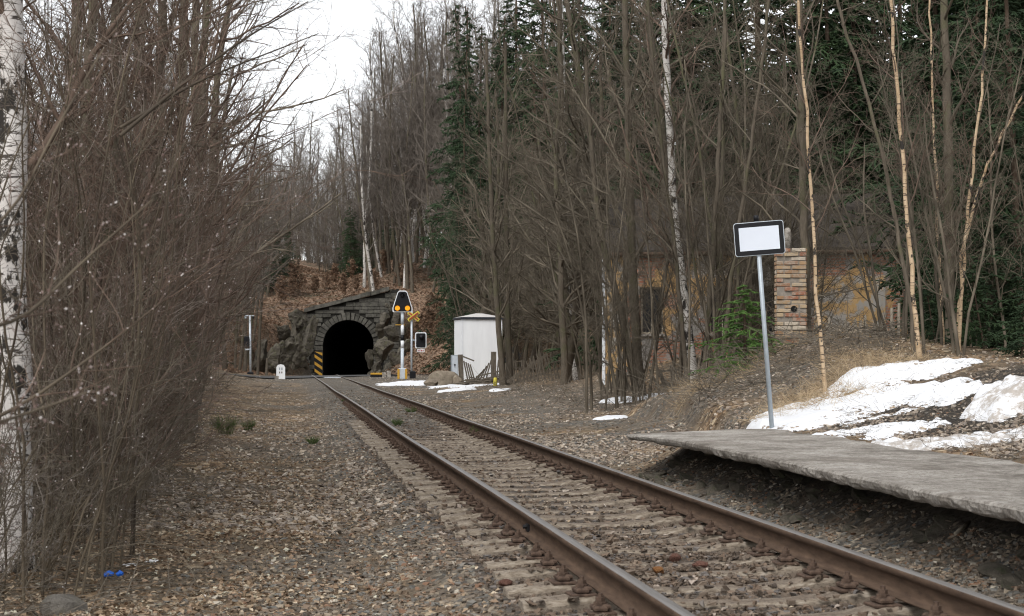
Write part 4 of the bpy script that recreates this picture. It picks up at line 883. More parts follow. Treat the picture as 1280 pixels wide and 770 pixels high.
def octas(name, pts, dirs, l, w, r, m):
    n = len(pts); u = nrm(np.cross(dirs, np.array([.3, .5, .8]))); v = np.cross(dirs, u); s = r.uniform(.5, 1.4, n)[:, None]
    V = np.stack([pts, pts + dirs * l * s * .45 + u * w * s, pts + dirs * l * s * .45 + v * w * s, pts + dirs * l * s * .45 - u * w * s, pts + dirs * l * s * .45 - v * w * s, pts + dirs * l * s], 1).reshape(-1, 3)
    i = (np.arange(n) * 6)[:, None, None]; F = (i + np.array([[0, 2, 1], [0, 3, 2], [0, 4, 3], [0, 1, 4], [5, 1, 2], [5, 2, 3], [5, 3, 4], [5, 4, 1]])[None]).reshape(-1, 3)
    return mesh_np(name, V, [F], [m], attrs={'rnd': ('FACE', 'FLOAT', np.repeat(r.random(n) ** 2, 8))})
def sample(P, n, r, t0=.1):
    B, k, _ = P.shape; bi = r.integers(0, B, n); f = (t0 + (1 - t0) * r.random(n)) * (k - 1); i = np.minimum(f.astype(int), k - 2); q = (f - i)[:, None]
    a, b_ = P[bi, i], P[bi, i + 1]; return a * (1 - q) + b_ * q, nrm(b_ - a)

def bare_tree(seed, h, r0, mt='bark_grey', mc='twig', lean=.06, base=.28, k=(26, 7, 6, 3), lr=.36, ang=.85, up=.10, droop=0.0, n=1, wob=.05, tw=.004, spread=.1):
    r = np.random.default_rng(seed)
    P, R, L = stems(n, h, r0, lean, r, 14, wob, .06, spread); T = crown_mesh('trunk', [(P, R)], M[mt], (8,))
    p1 = grow(P, R, L, k[0], base, .98, ang, .18, lr, .62, .42, 6, .13, up, r, tw * 1.6)
    p2 = grow(*p1, k[1], .15, 1, .75, .25, .42, .35, .6, 4, .16, up * .7, r, tw * 1.2)
    p3 = grow(*p2, k[2], .1, 1, .7, .3, .5, .3, .6, 3, .18, up * .5 - droop * .5, r, tw)
    S = [p1[:2], p2[:2], p3[:2]]
    if k[3]: p4 = grow(*p3, k[3], .1, 1, .65, .3, .6, .3, .7, 2, .2, .02 - droop, r, tw * .8); S.append(p4[:2])
    return [('trunk', T), ('crown', crown_mesh('crown', S, M[mc], (5, 4, 3, 3)))]
def custom_tree(name, label, pts, d, r0, mt, seed, mc='twig', cat='tree', group=None, base=.25, k=(16, 6, 5, 3), lr=.24, ang=.75, ext=3.0, up=.1, tw=.003, on_ground=True, taper=.45):
    Wp = np.array([W(px, py, d + (q[2] if len(q) > 2 else 0)) for q in pts for px, py in [q[:2]]])
    if on_ground: Wp[-1, 2] = Hs(Wp[-1, 0], Wp[-1, 1]) - .1
    Wp = Wp[::-1]; d_ = nrm(Wp[-1] - Wp[-2]); 
    if ext: Wp = np.concatenate([Wp, [Wp[-1] + nrm(d_ + np.array([0, 0, .5])) * ext * .5, Wp[-1] + nrm(d_ + np.array([0, 0, 1.])) * ext]])
    s = np.concatenate([[0], np.cumsum(np.linalg.norm(np.diff(Wp, axis=0), axis=1))]); t = np.linspace(0, s[-1], 24)
    P = np.stack([np.interp(t, s, Wp[:, c]) for c in range(3)], 1); b0 = P[0].copy()
    for _ in range(2): P[1:-1] = (P[:-2] + 2 * P[1:-1] + P[2:]) / 4
    r = np.random.default_rng(seed); P[1:-1] += r.normal(0, .012, (22, 3)) * np.array([1, 1, .2]); P = (P - b0)[None]; L = np.array([s[-1]])
    R = (r0 * np.linspace(1.0, taper, 24) * (1 + .25 * np.exp(-np.arange(24) * 1.2)))[None]
    root = thing(name, label, cat, b0, group=group); link('trunk', crown_mesh('trunk', [(P, R)], M[mt], (10,)), root)
    p1 = grow(P, R, L, k[0], base, .98, ang, .2, lr, .5, .4, 6, .14, up, r, tw * 1.6); p2 = grow(*p1, k[1], .15, 1, .75, .25, .42, .35, .6, 4, .16, up * .6, r, tw * 1.2)
    p3 = grow(*p2, k[2], .1, 1, .7, .3, .5, .3, .6, 3, .18, .02, r, tw); S = [p1[:2], p2[:2], p3[:2]]
    if k[3]: S.append(grow(*p3, k[3], .1, 1, .65, .3, .6, .3, .7, 2, .2, .0, r, tw * .8)[:2])
    link('crown', crown_mesh('crown', S, M[mc], (5, 4, 3, 3)), root); return root
def spruce(seed, h, r0, kb=120, m='needle', wid=.24, k2=13, k3=6, base=.06, sh=.034, needles=0):
    r = np.random.default_rng(seed); P, R, L = stems(1, h, r0, .01, r, 10, .012, .05, .02); T = crown_mesh('trunk', [(P, R)], M['bark_brown'], (7,))
    p1 = grow(P, R, L, kb, base, .99, 1.55, .12, wid, .90, .25, 6, .05, -.02, r, .006)
    P1 = p1[0]; tt = np.linspace(0, 1, 7); P1[:, :, 2] -= (p1[2][:, None] * .22 * tt ** 1.5 - p1[2][:, None] * .10 * tt ** 4)   # hang then lift
    p2 = grow(P1, p1[1], p1[2], k2, .12, 1, .95, .15, .42, .55, .6, 4, .07, -.09, r, .004, flat=.35)
    p3 = grow(*p2, k3, .05, 1, .8, .2, .42, .4, 1.0, 2, .08, -.10, r, .004, flat=.6)
    S = []
    for q in (p1, p2, p3):
        n = q[0].shape[1]; w = sh * (np.sin(np.linspace(.25, 1, n) * PI * .92) ** .7 + .12); S.append((q[0], np.repeat(w[None], len(q[0]), 0) * r.uniform(.6, 1.25, (len(q[0]), 1))))
    S[0] = (S[0][0], S[0][1] * .8); parts = [('trunk', T), ('crown', crown_mesh('crown', S, M[m], (3, 3, 3)))]
    if needles:
        pt, dr = sample(np.concatenate([p2[0][:, ::2], p3[0]]), needles, r, 0.0); dd = nrm(dr + .9 * nrm(r.standard_normal(dr.shape))); n = len(pt); u = nrm(np.cross(dd, r.standard_normal(dd.shape))) * .0016
        V = np.stack([pt - u, pt + u, pt + dd * .022], 1).reshape(-1, 3); parts.append(('needles', mesh_np('needles', V, [np.arange(n * 3).reshape(-1, 3)], [M[m]])))
    return parts
def shrub(seed, n, h, mc, bias, k=(9, 6, 4), lean=.28, buds=520, r0=.016, tw=.0022):
    r = np.random.default_rng(seed); P, R, L = stems(n, h, r0, lean, r, 12, .09, .03, .42, bias)
    p1 = grow(P, R, L, k[0], .04, .97, .75, .25, .34, .4, .5, 6, .13, .02, r, tw * 1.4); p2 = grow(*p1, k[1], .15, 1, .6, .25, .42, .3, .6, 4, .12, .03, r, tw * 1.1); p3 = grow(*p2, k[2], .1, 1, .55, .25, .45, .3, .7, 3, .13, .02, r, tw)
    parts = [('stems', crown_mesh('stems', [(P, R)], M['twig_green'], (6,))), ('crown', crown_mesh('crown', [p1[:2], p2[:2], p3[:2]], M[mc], (4, 3, 3)))]
    if buds:
        pt, dr = sample(np.concatenate([p2[0][:, :4], p3[0][:, :4]]), buds, r, 0); parts.append(('buds', octas('buds', pt, nrm(dr + .5 * r.standard_normal(dr.shape)), 0.014, .0045, r, M['bud'])))
    return parts
def leafy(seed, h, r0, nleaf, size):
    r = np.random.default_rng(seed); P, R, L = stems(1, h, r0, .05, r, 10, .05, .06, .05); T = crown_mesh('trunk', [(P, R)], M['bark_grey'], (7,))
    p1 = grow(P, R, L, 22, .12, .98, 1.0, .2, .38, .6, .4, 5, .12, .06, r, .006); p2 = grow(*p1, 7, .15, 1, .8, .25, .42, .3, .6, 4, .14, .03, r, .004); p3 = grow(*p2, 4, .1, 1, .7, .3, .5, .3, .6, 3, .15, .0, r, .003)
    pt, _ = sample(np.concatenate([p2[0][:, :4], p3[0]]), nleaf, r, .1)
    return [('trunk', T), ('crown', crown_mesh('crown', [p1[:2], p2[:2], p3[:2]], M['twig'], (4, 3, 3))), ('leaves', leaf_quads('leaves', pt, size, r, M['leaf_rust'], .5))]
def place(proto, name, label, cat, p, s=1.0, rz=None, group=None, tilt=.03, nar=1.0):
    sc = (s * nar, s * nar, s * rng.uniform(.92, 1.1))
    o = thing(name, label, cat, p, (rng.normal(0, tilt), rng.normal(0, tilt), rng.uniform(0, 6.28) if rz is None else rz), group, sc)
    for nm, me in proto:
        c = link(nm, me, o)
        if nm in ('buds', 'leaves', 'needles'): c['kind'] = 'stuff'
    return o
rng = np.random.default_rng(11)
TALL = [bare_tree(400 + k, 17, .15, 'bark_grey', 'twig', .05, .16, (30, 7, 5, 3), .34, 1.05, .05, tw=.005) for k in range(3)]
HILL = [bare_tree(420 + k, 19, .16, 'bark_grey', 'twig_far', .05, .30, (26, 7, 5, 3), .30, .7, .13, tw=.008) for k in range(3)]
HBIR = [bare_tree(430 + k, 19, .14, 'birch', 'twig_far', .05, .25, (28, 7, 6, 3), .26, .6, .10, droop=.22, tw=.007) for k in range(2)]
BUSHT = [bare_tree(440 + k, 9.5, .045, 'bark_grey', 'twig', .14, .10, (13, 6, 5, 3), .38, 1.0, .04, n=4, tw=.0035, spread=.45) for k in range(4)]
SPR = [spruce(450 + k, 18, .17, 130, wid=.22) for k in range(3)]
YSP = spruce(460, 1.25, .022, 50, 'needle_young', .56, 9, 3, .1, .0075, 9000)
YSP2 = spruce(461, 2.2, .03, 52, 'needle', .40, 11, 4, .06, .012, 9000)
SHR = [shrub(470 + k, 13, 4.6, ['twig', 'twig_red', 'twig_light', 'twig_red', 'twig_red'][k % 5], (.02, -.03, 0), lean=.19, r0=.0088) for k in range(5)]
SAPS = [bare_tree(480 + k, 5.5, .028, 'twig', 'twig', .12, .15, (16, 6, 5, 2), .32, .7, .06, n=4, tw=.0025, spread=.35) for k in range(3)]
LOW = [shrub(476 + k, 22, 1.7, ['twig', 'twig_far'][k], (.05, -.05, 0), (8, 5, 3), .75, 250, .006, .0018) for k in range(2)]
BEE = [leafy(490, 9, .07, 5200, .085), leafy(491, 8, .06, 4200, .085)]
BSAP = [leafy(495 + k, 2.6, .022, 1300, .13) for k in range(2)]

# left thicket along the track
y = 10.4; k = 0
while y < 92:
    for row in range(1 if (y < 15 or y > 34) else 2):
        x = -1.45 - .95 * row - rng.uniform(0, .25 if y < 13 else .55) - .045 * min(60, max(0, y - 15)); yj = y + rng.uniform(-.3, .3)
        near = 'bare budding shrub in the front of the left thicket' if y < 26 else 'bare shrub further along the left thicket towards the tunnel'
        place(SHR[k % 5], 'willow_shrub', near, 'shrub', (x, yj, Hs(x, yj)), rng.uniform(.85, 1.15) * (1.0 if y < 45 else 1.15), rng.normal(0, .45), 'shrubs of the front left thicket' if y < 26 else 'shrubs of the far left thicket'); k += 1
    y += 1.0 if y < 20 else (1.5 if y < 40 else 3.0)
for k in range(24):
    y = 9.2 + k * .95; x = -1.6 - .045 * max(0, y - 14) - rng.uniform(0, .6)
    place(LOW[k % 2], 'low_shrub', 'low sprawling bare shrub at the foot of left thicket', 'shrub', (x, y, Hs(x, y)), rng.uniform(.55, .95), rng.normal(0, .6), 'low shrubs at the foot of the left thicket')
for k in range(46):
    y = 14 + 105 * (k / 46) ** 1.15; x = -4.2 - rng.uniform(0, 5.5) - .02 * y
    place(TALL[k % 3] if k % 4 else BUSHT[k % 4], 'bare_tree', 'slender bare tree standing behind the left shrub thicket', 'tree', (x, y, Hs(x, y)), rng.uniform(.6, .95), None, 'bare trees behind the left thicket')
for k in range(9):
    y = [30, 38, 46, 55, 66, 78, 88, 60, 98][k]; x = [-5.5, -6, -5.2, -6.2, -5.5, -6, -5.5, -9, -6][k]
    place(BEE[k % 2], 'beech_tree', 'young beech with rusty dead leaves behind left thicket', 'tree', (x, y, Hs(x, y)), rng.uniform(.9, 1.25), None, 'rusty leaved beeches behind the left thicket')
for k in range(13):
    y = [70, 80, 92, 100, 108, 116, 122, 130, 60, 86, 112, 126, 75][k]; x = [-11, -10, -9, -8.5, -7.5, -8, -6, -9, -13, -14, -13, -14, -16][k]
    place(SPR[k % 3], 'spruce_tree', 'dark spruce standing deep behind the left thicket', 'tree', (x, y, Hs(x, y) - .2), rng.uniform(.5, .8), None, 'spruces behind the left thicket')
for k, (px0, px1, d, r0) in enumerate(((150, 128, 15, .07), (178, 170, 17, .08), (205, 190, 19, .08), (120, 92, 14, .06), (232, 215, 22, .08), (262, 235, 26, .09), (100, 70, 16, .07), (245, 240, 30, .1))):
    custom_tree('bare_tree', ['dark trunk rising through the thicket nearest but one to the birch', 'straight olive trunk in the middle of the left thicket', 'olive trunk just right of the middle of the thicket', 'slim trunk nearest the thick white birch', 'dark trunk towards the right edge of the left thicket', 'farther trunk near the right edge of left thicket', 'dark trunk directly behind the shrubs beside the birch', 'rearmost stout trunk at the right edge of left thicket'][k], [(px0, -60), (px0 * .6 + px1 * .4, 150), (px0 * .3 + px1 * .7, 380), (px1, 560)], d, r0, 'bark_grey', 700 + k, 'twig_red', base=.12, k=(22, 7, 5, 2), lr=.3, ang=.7, up=.06, tw=.003)
custom_tree('birch_tree', 'thick white birch trunk at the left edge of the picture', [(13, -40), (14, 100), (16, 300), (18, 480), (20, 600), (22, 690)], 11.2, .108, 'birch_near', 5, 'twig_red', group=None, base=.3, k=(12, 6, 4, 2), ext=4, taper=.8)

# hilltop over the tunnel
for k in range(16):
    px = 272 + 50 * ((k * .618 + .2) % 1); d = 104 + 50 * ((k * .7548) % 1)
    place(HILL[k % 3], 'bare_tree', 'tall bare tree on the left bank behind the lamp mast', 'tree', G(px, d, -.2), rng.uniform(.75, 1.0), None, 'bare trees on the left bank')
for k in range(14):
    px = 452 + 84 * ((k * .618 + .2) % 1); d = 156 + 18 * ((k * .7548) % 1)
    place(HILL[k % 3] if k % 3 else HBIR[k % 2], 'bare_tree', 'towering bare tree edging the right side of the sky gap', 'tree', G(px, d, -.2), rng.uniform(1.25, 1.5), None, 'towering trees right of the sky gap')
for k in range(6):
    px = 205 + 52 * ((k * .618 + .2) % 1); d = 40 + 22 * ((k * .7548) % 1)
    place(TALL[k % 3], 'bare_tree', 'tall bare tree edging the left side of the sky gap', 'tree', G(px, d, -.2), rng.uniform(.75, .9), None, 'tall trees left of the sky gap')
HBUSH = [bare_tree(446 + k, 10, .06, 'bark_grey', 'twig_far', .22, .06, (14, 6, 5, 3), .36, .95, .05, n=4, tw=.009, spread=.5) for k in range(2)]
for k in range(40):
    px = 296 + 190 * ((k * .618 + .3) % 1); d = 182 + 75 * ((k * .7548) % 1)
    place(HBUSH[k % 2], 'ridge_bush', 'bushy bare tree closing the hill ridge behind the tunnel', 'tree', G(px, d, -.2), rng.uniform(.8, 1.3), None, 'bushy trees on the ridge')
for k in range(24):
    px = 500 + 400 * ((k * .618 + .15) % 1); d = 122 + 40 * ((k * .7548) % 1)
    if px < 545: d += 30
    place(HILL[k % 3], 'bare_tree', 'tall bare tree closing the skyline at the back of the wood', 'tree', G(px, d, -.2), rng.uniform(1.15, 1.5), None, 'bare trees at the back of the wood')
for k in range(6):
    px = 560 + 270 * ((k * .618 + .3) % 1); d = 128 + 45 * ((k * .7548) % 1)
    place(SPR[k % 3], 'spruce_tree', 'tall spruce high on the slope at the back of the wood', 'tree', G(px, d, -.2), rng.uniform(1.1, 1.5), None, 'spruces at the back of the wood')
for k in range(34):
    px = 300 + 330 * ((k * .618 + .1) % 1); d = 205 + 90 * ((k * .7548) % 1) if k % 2 else 158 + 40 * ((k * .7548) % 1)
    if k % 2 == 0: px = 486 + 150 * ((k * .618 + .1) % 1)
    place(HILL[k % 3], 'bare_tree', 'distant bare tree far back on the hill ridge' if k % 2 else 'tall bare tree on the hill shoulder right of the sky gap', 'tree', G(px, d, -.2), rng.uniform(.8, 1.1) if k % 2 else rng.uniform(1.2, 1.5), None, 'distant trees on the ridge' if k % 2 else 'trees on the hill shoulder')
for k in range(64):
    px = 330 + 250 * ((k * .618) % 1); d = 158 + 80 * ((k * .381 + .1 * rng.random()) % 1)
    if 392 < px < 455 and d < 172: d += 22
    p = G(px, d, -.2); sc = rng.uniform(.8, 1.05) * (1.0 + .55 * float(sst(440, 520, px))) * (1.12 if px < 440 else 1)
    if k % 4 == 0: place(HBIR[k % 2], 'birch_tree', 'pale birch with drooping twigs on the hill above the tunnel', 'tree', p, sc, None, 'birches on the tunnel hill')
    else: place(HILL[k % 3], 'bare_tree', 'tall bare tree on the hill above the tunnel', 'tree', p, sc, None, 'bare trees on the tunnel hill')
for k, (px, d, s) in enumerate(((437, 182, .52), (447, 190, .6), (425, 195, .5), (470, 205, .75), (492, 200, .8), (455, 210, .7), (512, 190, .8), (345, 165, .55), (362, 175, .5), (330, 160, .55))):
    place(SPR[k % 3], 'spruce_tree', 'small dark spruce among the bare hilltop trees', 'tree', G(px, d, -.2), s, None, 'spruces on the tunnel hill')
for k in range(26):
    px, d = [(432, 158), (445, 160), (470, 157), (500, 158), (515, 150), (525, 140), (535, 132), (540, 126), (545, 122), (548, 118), (530, 145), (520, 152), (508, 162), (395, 165), (408, 168), (420, 172), (362, 160), (350, 156), (375, 162), (538, 138), (528, 130), (552, 126), (480, 166), (458, 168), (440, 172), (546, 134)][k]
    place(BSAP[k % 2], 'beech_sapling', 'small rusty leaved beech sapling on the tunnel bank', 'sapling', G(px, d, -.05), rng.uniform(.8, 1.6), None, 'rusty beech saplings on the tunnel bank')

# right hand wood
for k in range(22):
    px = 478 + 150 * ((k * .618) % 1); d = 122 + 30 * ((k * .4142) % 1) + (42 if px < 548 else 0)
    place(HBIR[k % 2] if k % 3 == 0 else HILL[k % 3], 'birch_tree' if k % 3 == 0 else 'bare_tree', 'lofty birch on the slope behind the crossing signal' if k % 3 == 0 else 'lofty bare tree on the slope behind the crossing signal', 'tree', G(px, d, -.2), rng.uniform(1.0, 1.25), None, 'birches behind the crossing signal' if k % 3 == 0 else 'bare trees behind the crossing signal')
for k, (px, d, s) in enumerate(((574, 106, .85), (584, 100, .7), (594, 108, 1.0), (580, 118, 1.15), (604, 98, .8), (606, 116, 1.25), (590, 124, 1.35))):
    place(SPR[k % 3], 'spruce_tree', 'dark spruce in the clump behind the white hut', 'tree', G(px, d, -.2), s, None, 'spruces behind the white hut', nar=.68)
for k in range(62):
    px = 600 + 780 * ((k * .618 + .03) % 1); d = 54 + 46 * ((k * .7548) % 1)
    if px > 1240: d -= 14
    elif px > 990: d = max(d, 62)
    if px < 790: d = max(d, 100 + 15 * rng.random())
    if 600 < px < 850 and k % 2: continue
    place(SPR[k % 3], 'spruce_tree', 'dark spruce filling the right hand wood', 'tree', G(px, d, -.2), rng.uniform(.85, 1.25), None, 'spruces of the right hand wood')
for k, (px, d, s) in enumerate(((1052, 57, .9), (1088, 56, .9), (1150, 58, .9), (1232, 36, .5), (1216, 34, .42), (1250, 33, .5), (1280, 31, .5), (1310, 33, .6), (1165, 62, 1.0), (1220, 40, .8), (1265, 42, .85), (1180, 46, .9), (1108, 60, 1.0))):
    place(SPR[k % 3], 'spruce_tree', 'green spruce with low boughs behind the thin golden birches', 'tree', G(px, d, -.2), s, None, 'spruces behind the golden birches')
for k in range(46):
    px = 596 + 330 * ((k * .618) % 1); d = 47 + 42 * ((k * .4142 + .2) % 1)
    if px < 700 and d < 86: d = 86 + 16 * rng.random()
    pr = TALL[k % 3] if k % 3 else BUSHT[k % 4]; s = rng.uniform(.7, 1.05) if k % 3 else rng.uniform(.95, 1.3)
    place(pr, 'bare_tree', 'bare grey tree in the wood between hut and ruined house', 'tree', G(px, d, -.1), s, None, 'bare trees between hut and house')
for k in range(10):
    px = 850 + 170 * ((k * .618 + .2) % 1); d = 34.5 + 8 * ((k * .4142) % 1)
    if 832 < px < 884: px += 54
    if 1012 < px < 1115: d += 24
    place(BUSHT[k % 4] if k % 2 else SAPS[k % 3], 'bare_tree', 'many stemmed bare tree around the ruined house and mound', 'tree', G(px, d, -.1), rng.uniform(.7, 1.1) * (1 if k % 2 else 1.3), None, 'bare trees around the ruined house')
for k in range(5):
    px = 1115 + 175 * ((k * .618 + .4) % 1); d = 25.5 + 6 * ((k * .4142) % 1)
    place(SAPS[k % 3], 'bare_sapling', 'leafless sapling among the golden birches', 'sapling', G(px, d, -.1), rng.uniform(.6, 1.1), None, 'saplings among the golden birches')
CT = [('birch_tree', 'tall white birch rising above the mound left of sign', [(829, 0), (833, 100), (838, 200), (846, 300), (856, 370), (869, 470)], 38, .115, 'birch', {}),
 ('birch_tree', 'slim white birch beside a dark trunk right of hut', [(701, 0), (704, 150), (707, 300), (712, 400), (722, 473)], 58, .13, 'birch', {}),
 ('birch_tree', 'thin golden birch just right of the sign', [(998, 0), (1004, 100), (1014, 250), (1021, 380), (1032, 448)], 24, .029, 'birch_gold', {}),
 ('birch_tree', 'straight golden birch rising from the snow bank top', [(1113, 0), (1121, 100), (1129, 200), (1140, 350), (1151, 446)], 25, .037, 'birch_gold', {}),
 ('grey_sapling', 'leaning grey stem meeting the golden birch at its foot', [(1050, 20), (1075, 90), (1098, 170), (1125, 300), (1146, 444)], 25.4, .036, 'bark_grey', {}),
 ('birch_tree', 'thin wavy golden stem left of the thick grey trunk', [(1164, 90), (1169, 200), (1173, 300), (1178, 420)], 27.5, .027, 'birch_gold', {}),
 ('bare_tree', 'thick straight grey trunk between the golden birches', [(1180, 0), (1184, 150), (1187, 300), (1189, 440)], 30, .105, 'bark_grey', {}),
 ('birch_tree', 'golden stem right of the thick grey trunk', [(1224, 140), (1213, 240), (1203, 340), (1198, 446)], 26, .030, 'birch_gold', {}),
 ('birch_tree', 'golden stem bending far out to the right edge', [(1285, 110), (1252, 165), (1218, 245), (1202, 320), (1197, 442)], 26.4, .030, 'birch_gold', {'ext': 1.5}),
 ('bare_tree', 'stout dark trunk in front of the ochre house corner', [(781, 0), (785, 150), (789, 300), (794, 400), (801, 466)], 40, .125, 'bark_grey', {}),
 ('bare_tree', 'crooked leaning trunk before the ochre house corner', [(742, 220), (752, 300), (768, 360), (783, 415), (800, 462)], 41, .10, 'bark_grey', {}),
 ('bare_tree', 'stout dark trunk left of the slim white birch', [(700, 60), (703, 200), (705, 350), (709, 474)], 57, .16, 'bark_grey', {}),
 ('bare_tree', 'left one of two trunks covering the hut edge', [(610, 150), (615, 280), (621, 380), (629, 472)], 62, .12, 'bark_grey', {}),
 ('bare_tree', 'right one of two trunks covering the hut edge', [(632, 150), (633, 280), (634, 380), (637, 472)], 62.5, .125, 'bark_grey', {}),
 ('bare_tree', 'dark trunk right behind the brick pillar', [(1000, 60), (1003, 200), (1006, 320), (1010, 412)], 29.6, .085, 'bark_grey', {}),
 ('bare_tree', 'thin trunk between slim birch and house corner', [(752, 180), (755, 300), (757, 400), (765, 470)], 50, .11, 'bark_grey', {}),
 ('bare_tree', 'curved grey trunk fanning out behind the mound', [(905, 60), (898, 200), (890, 330), (878, 455)], 35, .06, 'bark_grey', {}),
 ('bare_tree', 'slanting grey stem left of the sapling spruce', [(958, 40), (940, 180), (918, 320), (898, 450)], 34, .05, 'bark_grey', {}),
 ('bare_tree', 'slim dark stem beside the tall white birch', [(812, 30), (826, 180), (846, 330), (862, 462)], 36, .05, 'bark_grey', {})]
for k, (nm, lb, pts, d, r0, mt, kw) in enumerate(CT):
    big = r0 > .08
    custom_tree(nm, lb, pts, d, r0, mt, 600 + k, 'twig' if 'grey' in mt else 'twig_red', k=(20, 6, 5, 3) if big else (13, 5, 4, 2), lr=.26 if big else .2, tw=.004 if d > 32 else .0026, base=.18 if big else .22, **kw)
place(YSP, 'spruce_sapling', 'bright green spruce sapling left of the sign pole', 'sapling', G(931, 28.6, -.03), 1.12, None, nar=1.45)
for k, (px, d, s, lb) in enumerate(((1232, 26.5, .85, 'bushy young spruce below the right hand golden stems'), (1275, 25, .8, 'young spruce at the right edge above the snow heap'), (1172, 28.5, .7, 'young spruce behind the foot of thick grey trunk'), (1300, 27, 1.0, 'taller young spruce cut by the right edge'))):
    place(YSP2, 'spruce_sapling', lb, 'sapling', G(px, d, -.03), s, None)

for k in range(4):
    px = 750 + 44 * ((k * .618 + .1) % 1); d = 36.5 + 6 * ((k * .4142) % 1)
    place(SAPS[k % 3], 'bare_sapling', 'leafless sapling screening the ochre house corner', 'sapling', G(px, d, -.1), rng.uniform(.8, 1.35), None, 'saplings before the ochre house corner')
for k in range(2):
    px = 822 + 60 * ((k * .618 + .1) % 1); d = 38 + 5 * ((k * .4142) % 1)
    place(SAPS[k % 3], 'bare_sapling', 'leafless sapling screening the house window and brick patch', 'sapling', G(px, d, -.1), rng.uniform(.9, 1.4), None, 'saplings before the house window')
# near out of focus branches reaching in from the left
def near_branch(label, pts, r0, seed):
    Wp = np.array([W(px, py, d) for px, py, d in pts]); b0 = Wp[0].copy(); s = np.linspace(0, 1, len(Wp)); t = np.linspace(0, 1, 12)
    P = np.stack([np.interp(t, s, Wp[:, c]) for c in range(3)], 1); P[1:-1] = (P[:-2] + 2 * P[1:-1] + P[2:]) / 4; P = (P - b0)[None]; r = np.random.default_rng(seed)
    R = (r0 * np.linspace(1, .3, 12))[None]; L = np.array([np.linalg.norm(P[0, -1])])
    root = thing('willow_branch', label, 'branch', b0); p1 = grow(P, R, L, 9, .2, 1, .6, .2, .3, .3, .5, 5, .1, .03, r, .0014); p2 = grow(*p1, 5, .2, 1, .6, .2, .4, .3, .6, 3, .1, .02, r, .001)
    link('stem', crown_mesh('stem', [(P, R)], M['twig_green'], (7,)), root); tag(link('twigs', crown_mesh('twigs', [p1[:2], p2[:2]], M['twig_red'], (5, 4)), root), kind='stuff')
    pt, dr = sample(np.concatenate([p1[0][:, :4], p2[0]]), 90, r, .1); tag(link('buds', octas('buds', pt, dr, .010, .0032, r, M['bud']), root), kind='stuff')
near_branch('blurred grey branch reaching in low at the left edge', [(-60, 540, 4.0), (0, 528, 4.2), (60, 508, 4.4), (116, 488, 4.6)], .007, 1)
near_branch('blurred branch crossing the birch trunk at mid height', [(-60, 420, 4.8), (30, 400, 5.0), (100, 330, 5.3), (190, 250, 5.6)], .008, 2)
near_branch('dark branch slanting up across the birch trunk top', [(-60, 330, 5.2), (20, 260, 5.4), (70, 160, 5.6), (130, 60, 5.9)], .007, 3)
near_branch('long bud covered branch low in front of thicket', [(-80, 560, 6.0), (40, 500, 6.3), (150, 420, 6.6), (260, 330, 7.0)], .009, 4)
near_branch('long arching branch reaching far into the sky gap', [(150, 170, 9.5), (240, 95, 9.7), (310, 45, 9.9), (385, 2, 10.2)], .012, 5)
near_branch('lower arching branch reaching towards the sky gap', [(150, 160, 9.8), (240, 105, 10), (300, 80, 10.2), (398, 42, 10.6)], .011, 6)

# ------------------------------------------------------------------ ground cover
r = np.random.default_rng(77)
def scatter(n, d0, d1, p0=-150, p1=1430, pw=1.0):
    u = r.random(n); d = d0 * (d1 / d0) ** u if pw == 1 else (d0 ** (1 - pw) + u * (d1 ** (1 - pw) - d0 ** (1 - pw))) ** (1 / (1 - pw)); px = r.uniform(p0, p1, n)
    xc = (px - 640) / FPX * d; return xc * RGT[0] + d * FWD[0], xc * RGT[1] + d * FWD[1], d
def leaf_field(name, label, X, Y, size, m, flatten=.35, lift=.012, seed=1):
    q = np.random.default_rng(seed); n = len(X); Z = H(X, Y) + lift * q.random(n); pts = np.stack([X, Y, Z], 1)
    a = q.standard_normal((n, 3)); a[:, 2] *= flatten; a = nrm(a); nn = nrm(np.array([0, 0, 1]) + .45 * q.standard_normal((n, 3))); b_ = nrm(np.cross(nn, a)); c = np.cross(a, b_); c *= np.sign(c[:, 2:3])
    s = (size * q.uniform(.55, 1.25, n))[:, None]
    V = np.stack([pts - a * s * .5, pts + b_ * s * .33 + c * s * .18, pts + a * s * .5, pts - b_ * s * .33 + c * s * .18], 1).reshape(-1, 3)
    i = np.arange(n) * 4; F = np.concatenate([np.stack([i, i + 1, i + 2], 1), np.stack([i, i + 2, i + 3], 1)]); rn = q.random(n)
    o = link(name, mesh_np(name, V, [F], [M[m]], attrs={'rnd': ('FACE', 'FLOAT', np.concatenate([rn, rn]))})); return tag(o, label, None, None, 'stuff')
